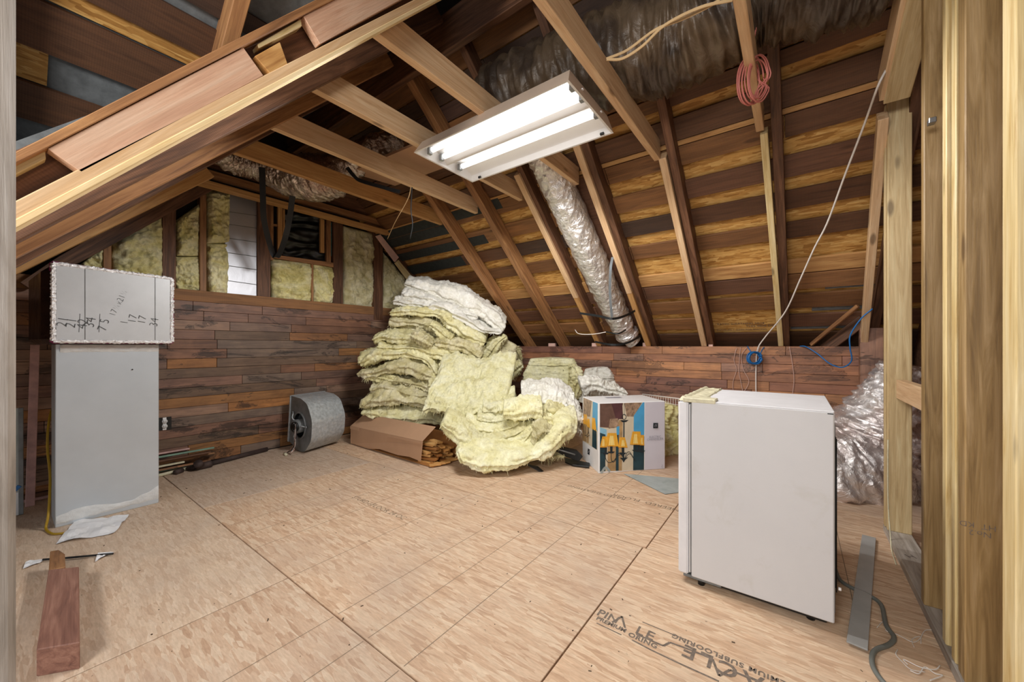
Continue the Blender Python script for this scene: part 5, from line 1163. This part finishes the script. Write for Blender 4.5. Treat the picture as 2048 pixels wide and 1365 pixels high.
tag(tube('thin_cable', [onX(1776, 880, .40), onX(1776, 1000, .40), onZ(1781, 1075, .05), onZ(1783, 1100, .005), onZ(1792, 1130, .005)], .0025, M['cream'], n=24), 'thin cream cable hanging down the edge of the rear stud', 'cable')

# printed lettering on the floor sheet
bl_ = plain('floor_ink', '#7C6E62', .8, namp=.45, nscale=70); M['finkk'] = bl_
def ftext(body, p, size, flip, spacing=1.0, off=0.0):
    x = Vector((1, 0, 0)); yv = Vector((0, 1, 0))
    if flip: x = -x; yv = -yv
    text_mesh('printed_lettering', body, size, bl_, frame(Vector((p.x, p.y, .0008)), x, yv), FS2, spacing=spacing, thin=off)
ftext('PINNACLE', onZ(1530, 1372, 0), .085, True, 1.25, .0015)
ftext('PREMIUM SUBFLOORING', onZ(1462, 1322, 0), .030, True, 1.15, .001)
ftext('PIN', onZ(1216, 1234, 0), .055, False, 1.0, .001); ftext('PREMIUM', onZ(1222, 1250, 0), .028, False, 1.0, .001)
ftext('LE', onZ(1290, 1268, 0), .06, False, 1.2, .001); ftext('ORING', onZ(1285, 1282, 0), .03, False, 1.1, .001)
def fline(P, w=.005):
    vs = []; fs = []
    for (p, q) in zip(P, P[1:]):
        a, b = onZ(*p, 0), onZ(*q, 0); t = (b-a).normalized(); nn = Vector((-t.y, t.x, 0))*w/2; k = len(vs)
        vs += [a+nn, b+nn, b-nn, a-nn]; fs.append((k, k+1, k+2, k+3))
    vs = [Vector((v.x, v.y, .0007)) for v in vs]; pydata('printed_line', vs, fs, bl_, FS2)
fline([(1272, 1269), (1327, 1293), (1340, 1286), (1378, 1300), (1425, 1319), (1438, 1353), (1460, 1341), (1500, 1358)], .008)
fline([(1264, 1281), (1300, 1300), (1350, 1324), (1438, 1364)], .006)
fline([(1193, 1247), (1243, 1271)]); fline([(1258, 1232), (1262, 1233)]); fline([(1285, 1245), (1380, 1284)], .004)
fline([(1224, 1246), (1244, 1234), (1250, 1257)], .008)
std = [o for o in C.objects if o.get('label', '').startswith('wide brown-grained stud')][0]
for body, px_, py_ in (('No.2', 1960, 1068), ('HT  KD', 1955, 1052)):
    text_mesh('grade_stamp', body, .022, bl_, frame(onY(px_, py_, 1.7240), (-1, 0, 0), (0, 0, -1)), std)
text_mesh('pencil_mark', 'H', .05, M['ink'], frame(Vector(onZ(1822, 1114, .0388)), (1, .5, 0), (-.5, 1, 0)), pl)
# faint printed text on the far sheets
ftext2 = [('ENGINEERED  FLOOR', (1310, 1010), .06), ('RATED SHEATHING', (1190, 985), .05)]
for body, p, sz in ftext2:
    q = onZ(*p, 0); text_mesh('printed_lettering', body, sz, M['ink_faint'], frame((q.x, q.y, .0008), (-1, 0, 0), (0, -1, 0)), floor)
q = onZ(755, 1015, 0); text_mesh('printed_lettering', 'STURD-I-FLOOR 24 OC', .055, M['ink_faint'], frame((q.x, q.y, .0008), (1, 0, 0), (0, 1, 0)), floor)
for body, px_, py_, sz_ in (('RATED SHEATHING 24/16', 1480, 648, .035), ('EXPOSURE 1  SIZED FOR SPACING', 1482, 660, .028), ('THIS SIDE DOWN', 1530, 652, .04)):
    q = onR(px_, py_, DK+.0425); text_mesh('printed_lettering', body, sz_, M['ink'], frame(q, (1, 0, 0), (0, -1, SR)), ceil_r)
# small crumbs on the floor
bm = bmesh.new(); R = random.Random(77)
for k in range(170):
    x = R.uniform(-3.6, .35); yy = R.uniform(.3, 3.2); s = R.uniform(.0015, .0045)
    if -.45 < x < .14 and yy > 1.7: continue
    m4 = Matrix.Translation((x, yy, s*.3)) @ Matrix.Rotation(R.uniform(0, 6), 4, 'Z') @ Matrix.Diagonal((s*R.uniform(1, 4), s, s*.6, 1))
    bmesh.ops.create_cube(bm, size=1, matrix=m4)
me = bpy.data.meshes.new('floor_crumbs'); bm.to_mesh(me); bm.free()
o = link('floor_crumbs', me, M['grime']); tag(o, 'small crumbs and splinters scattered over the floor', 'debris', None, 'stuff')
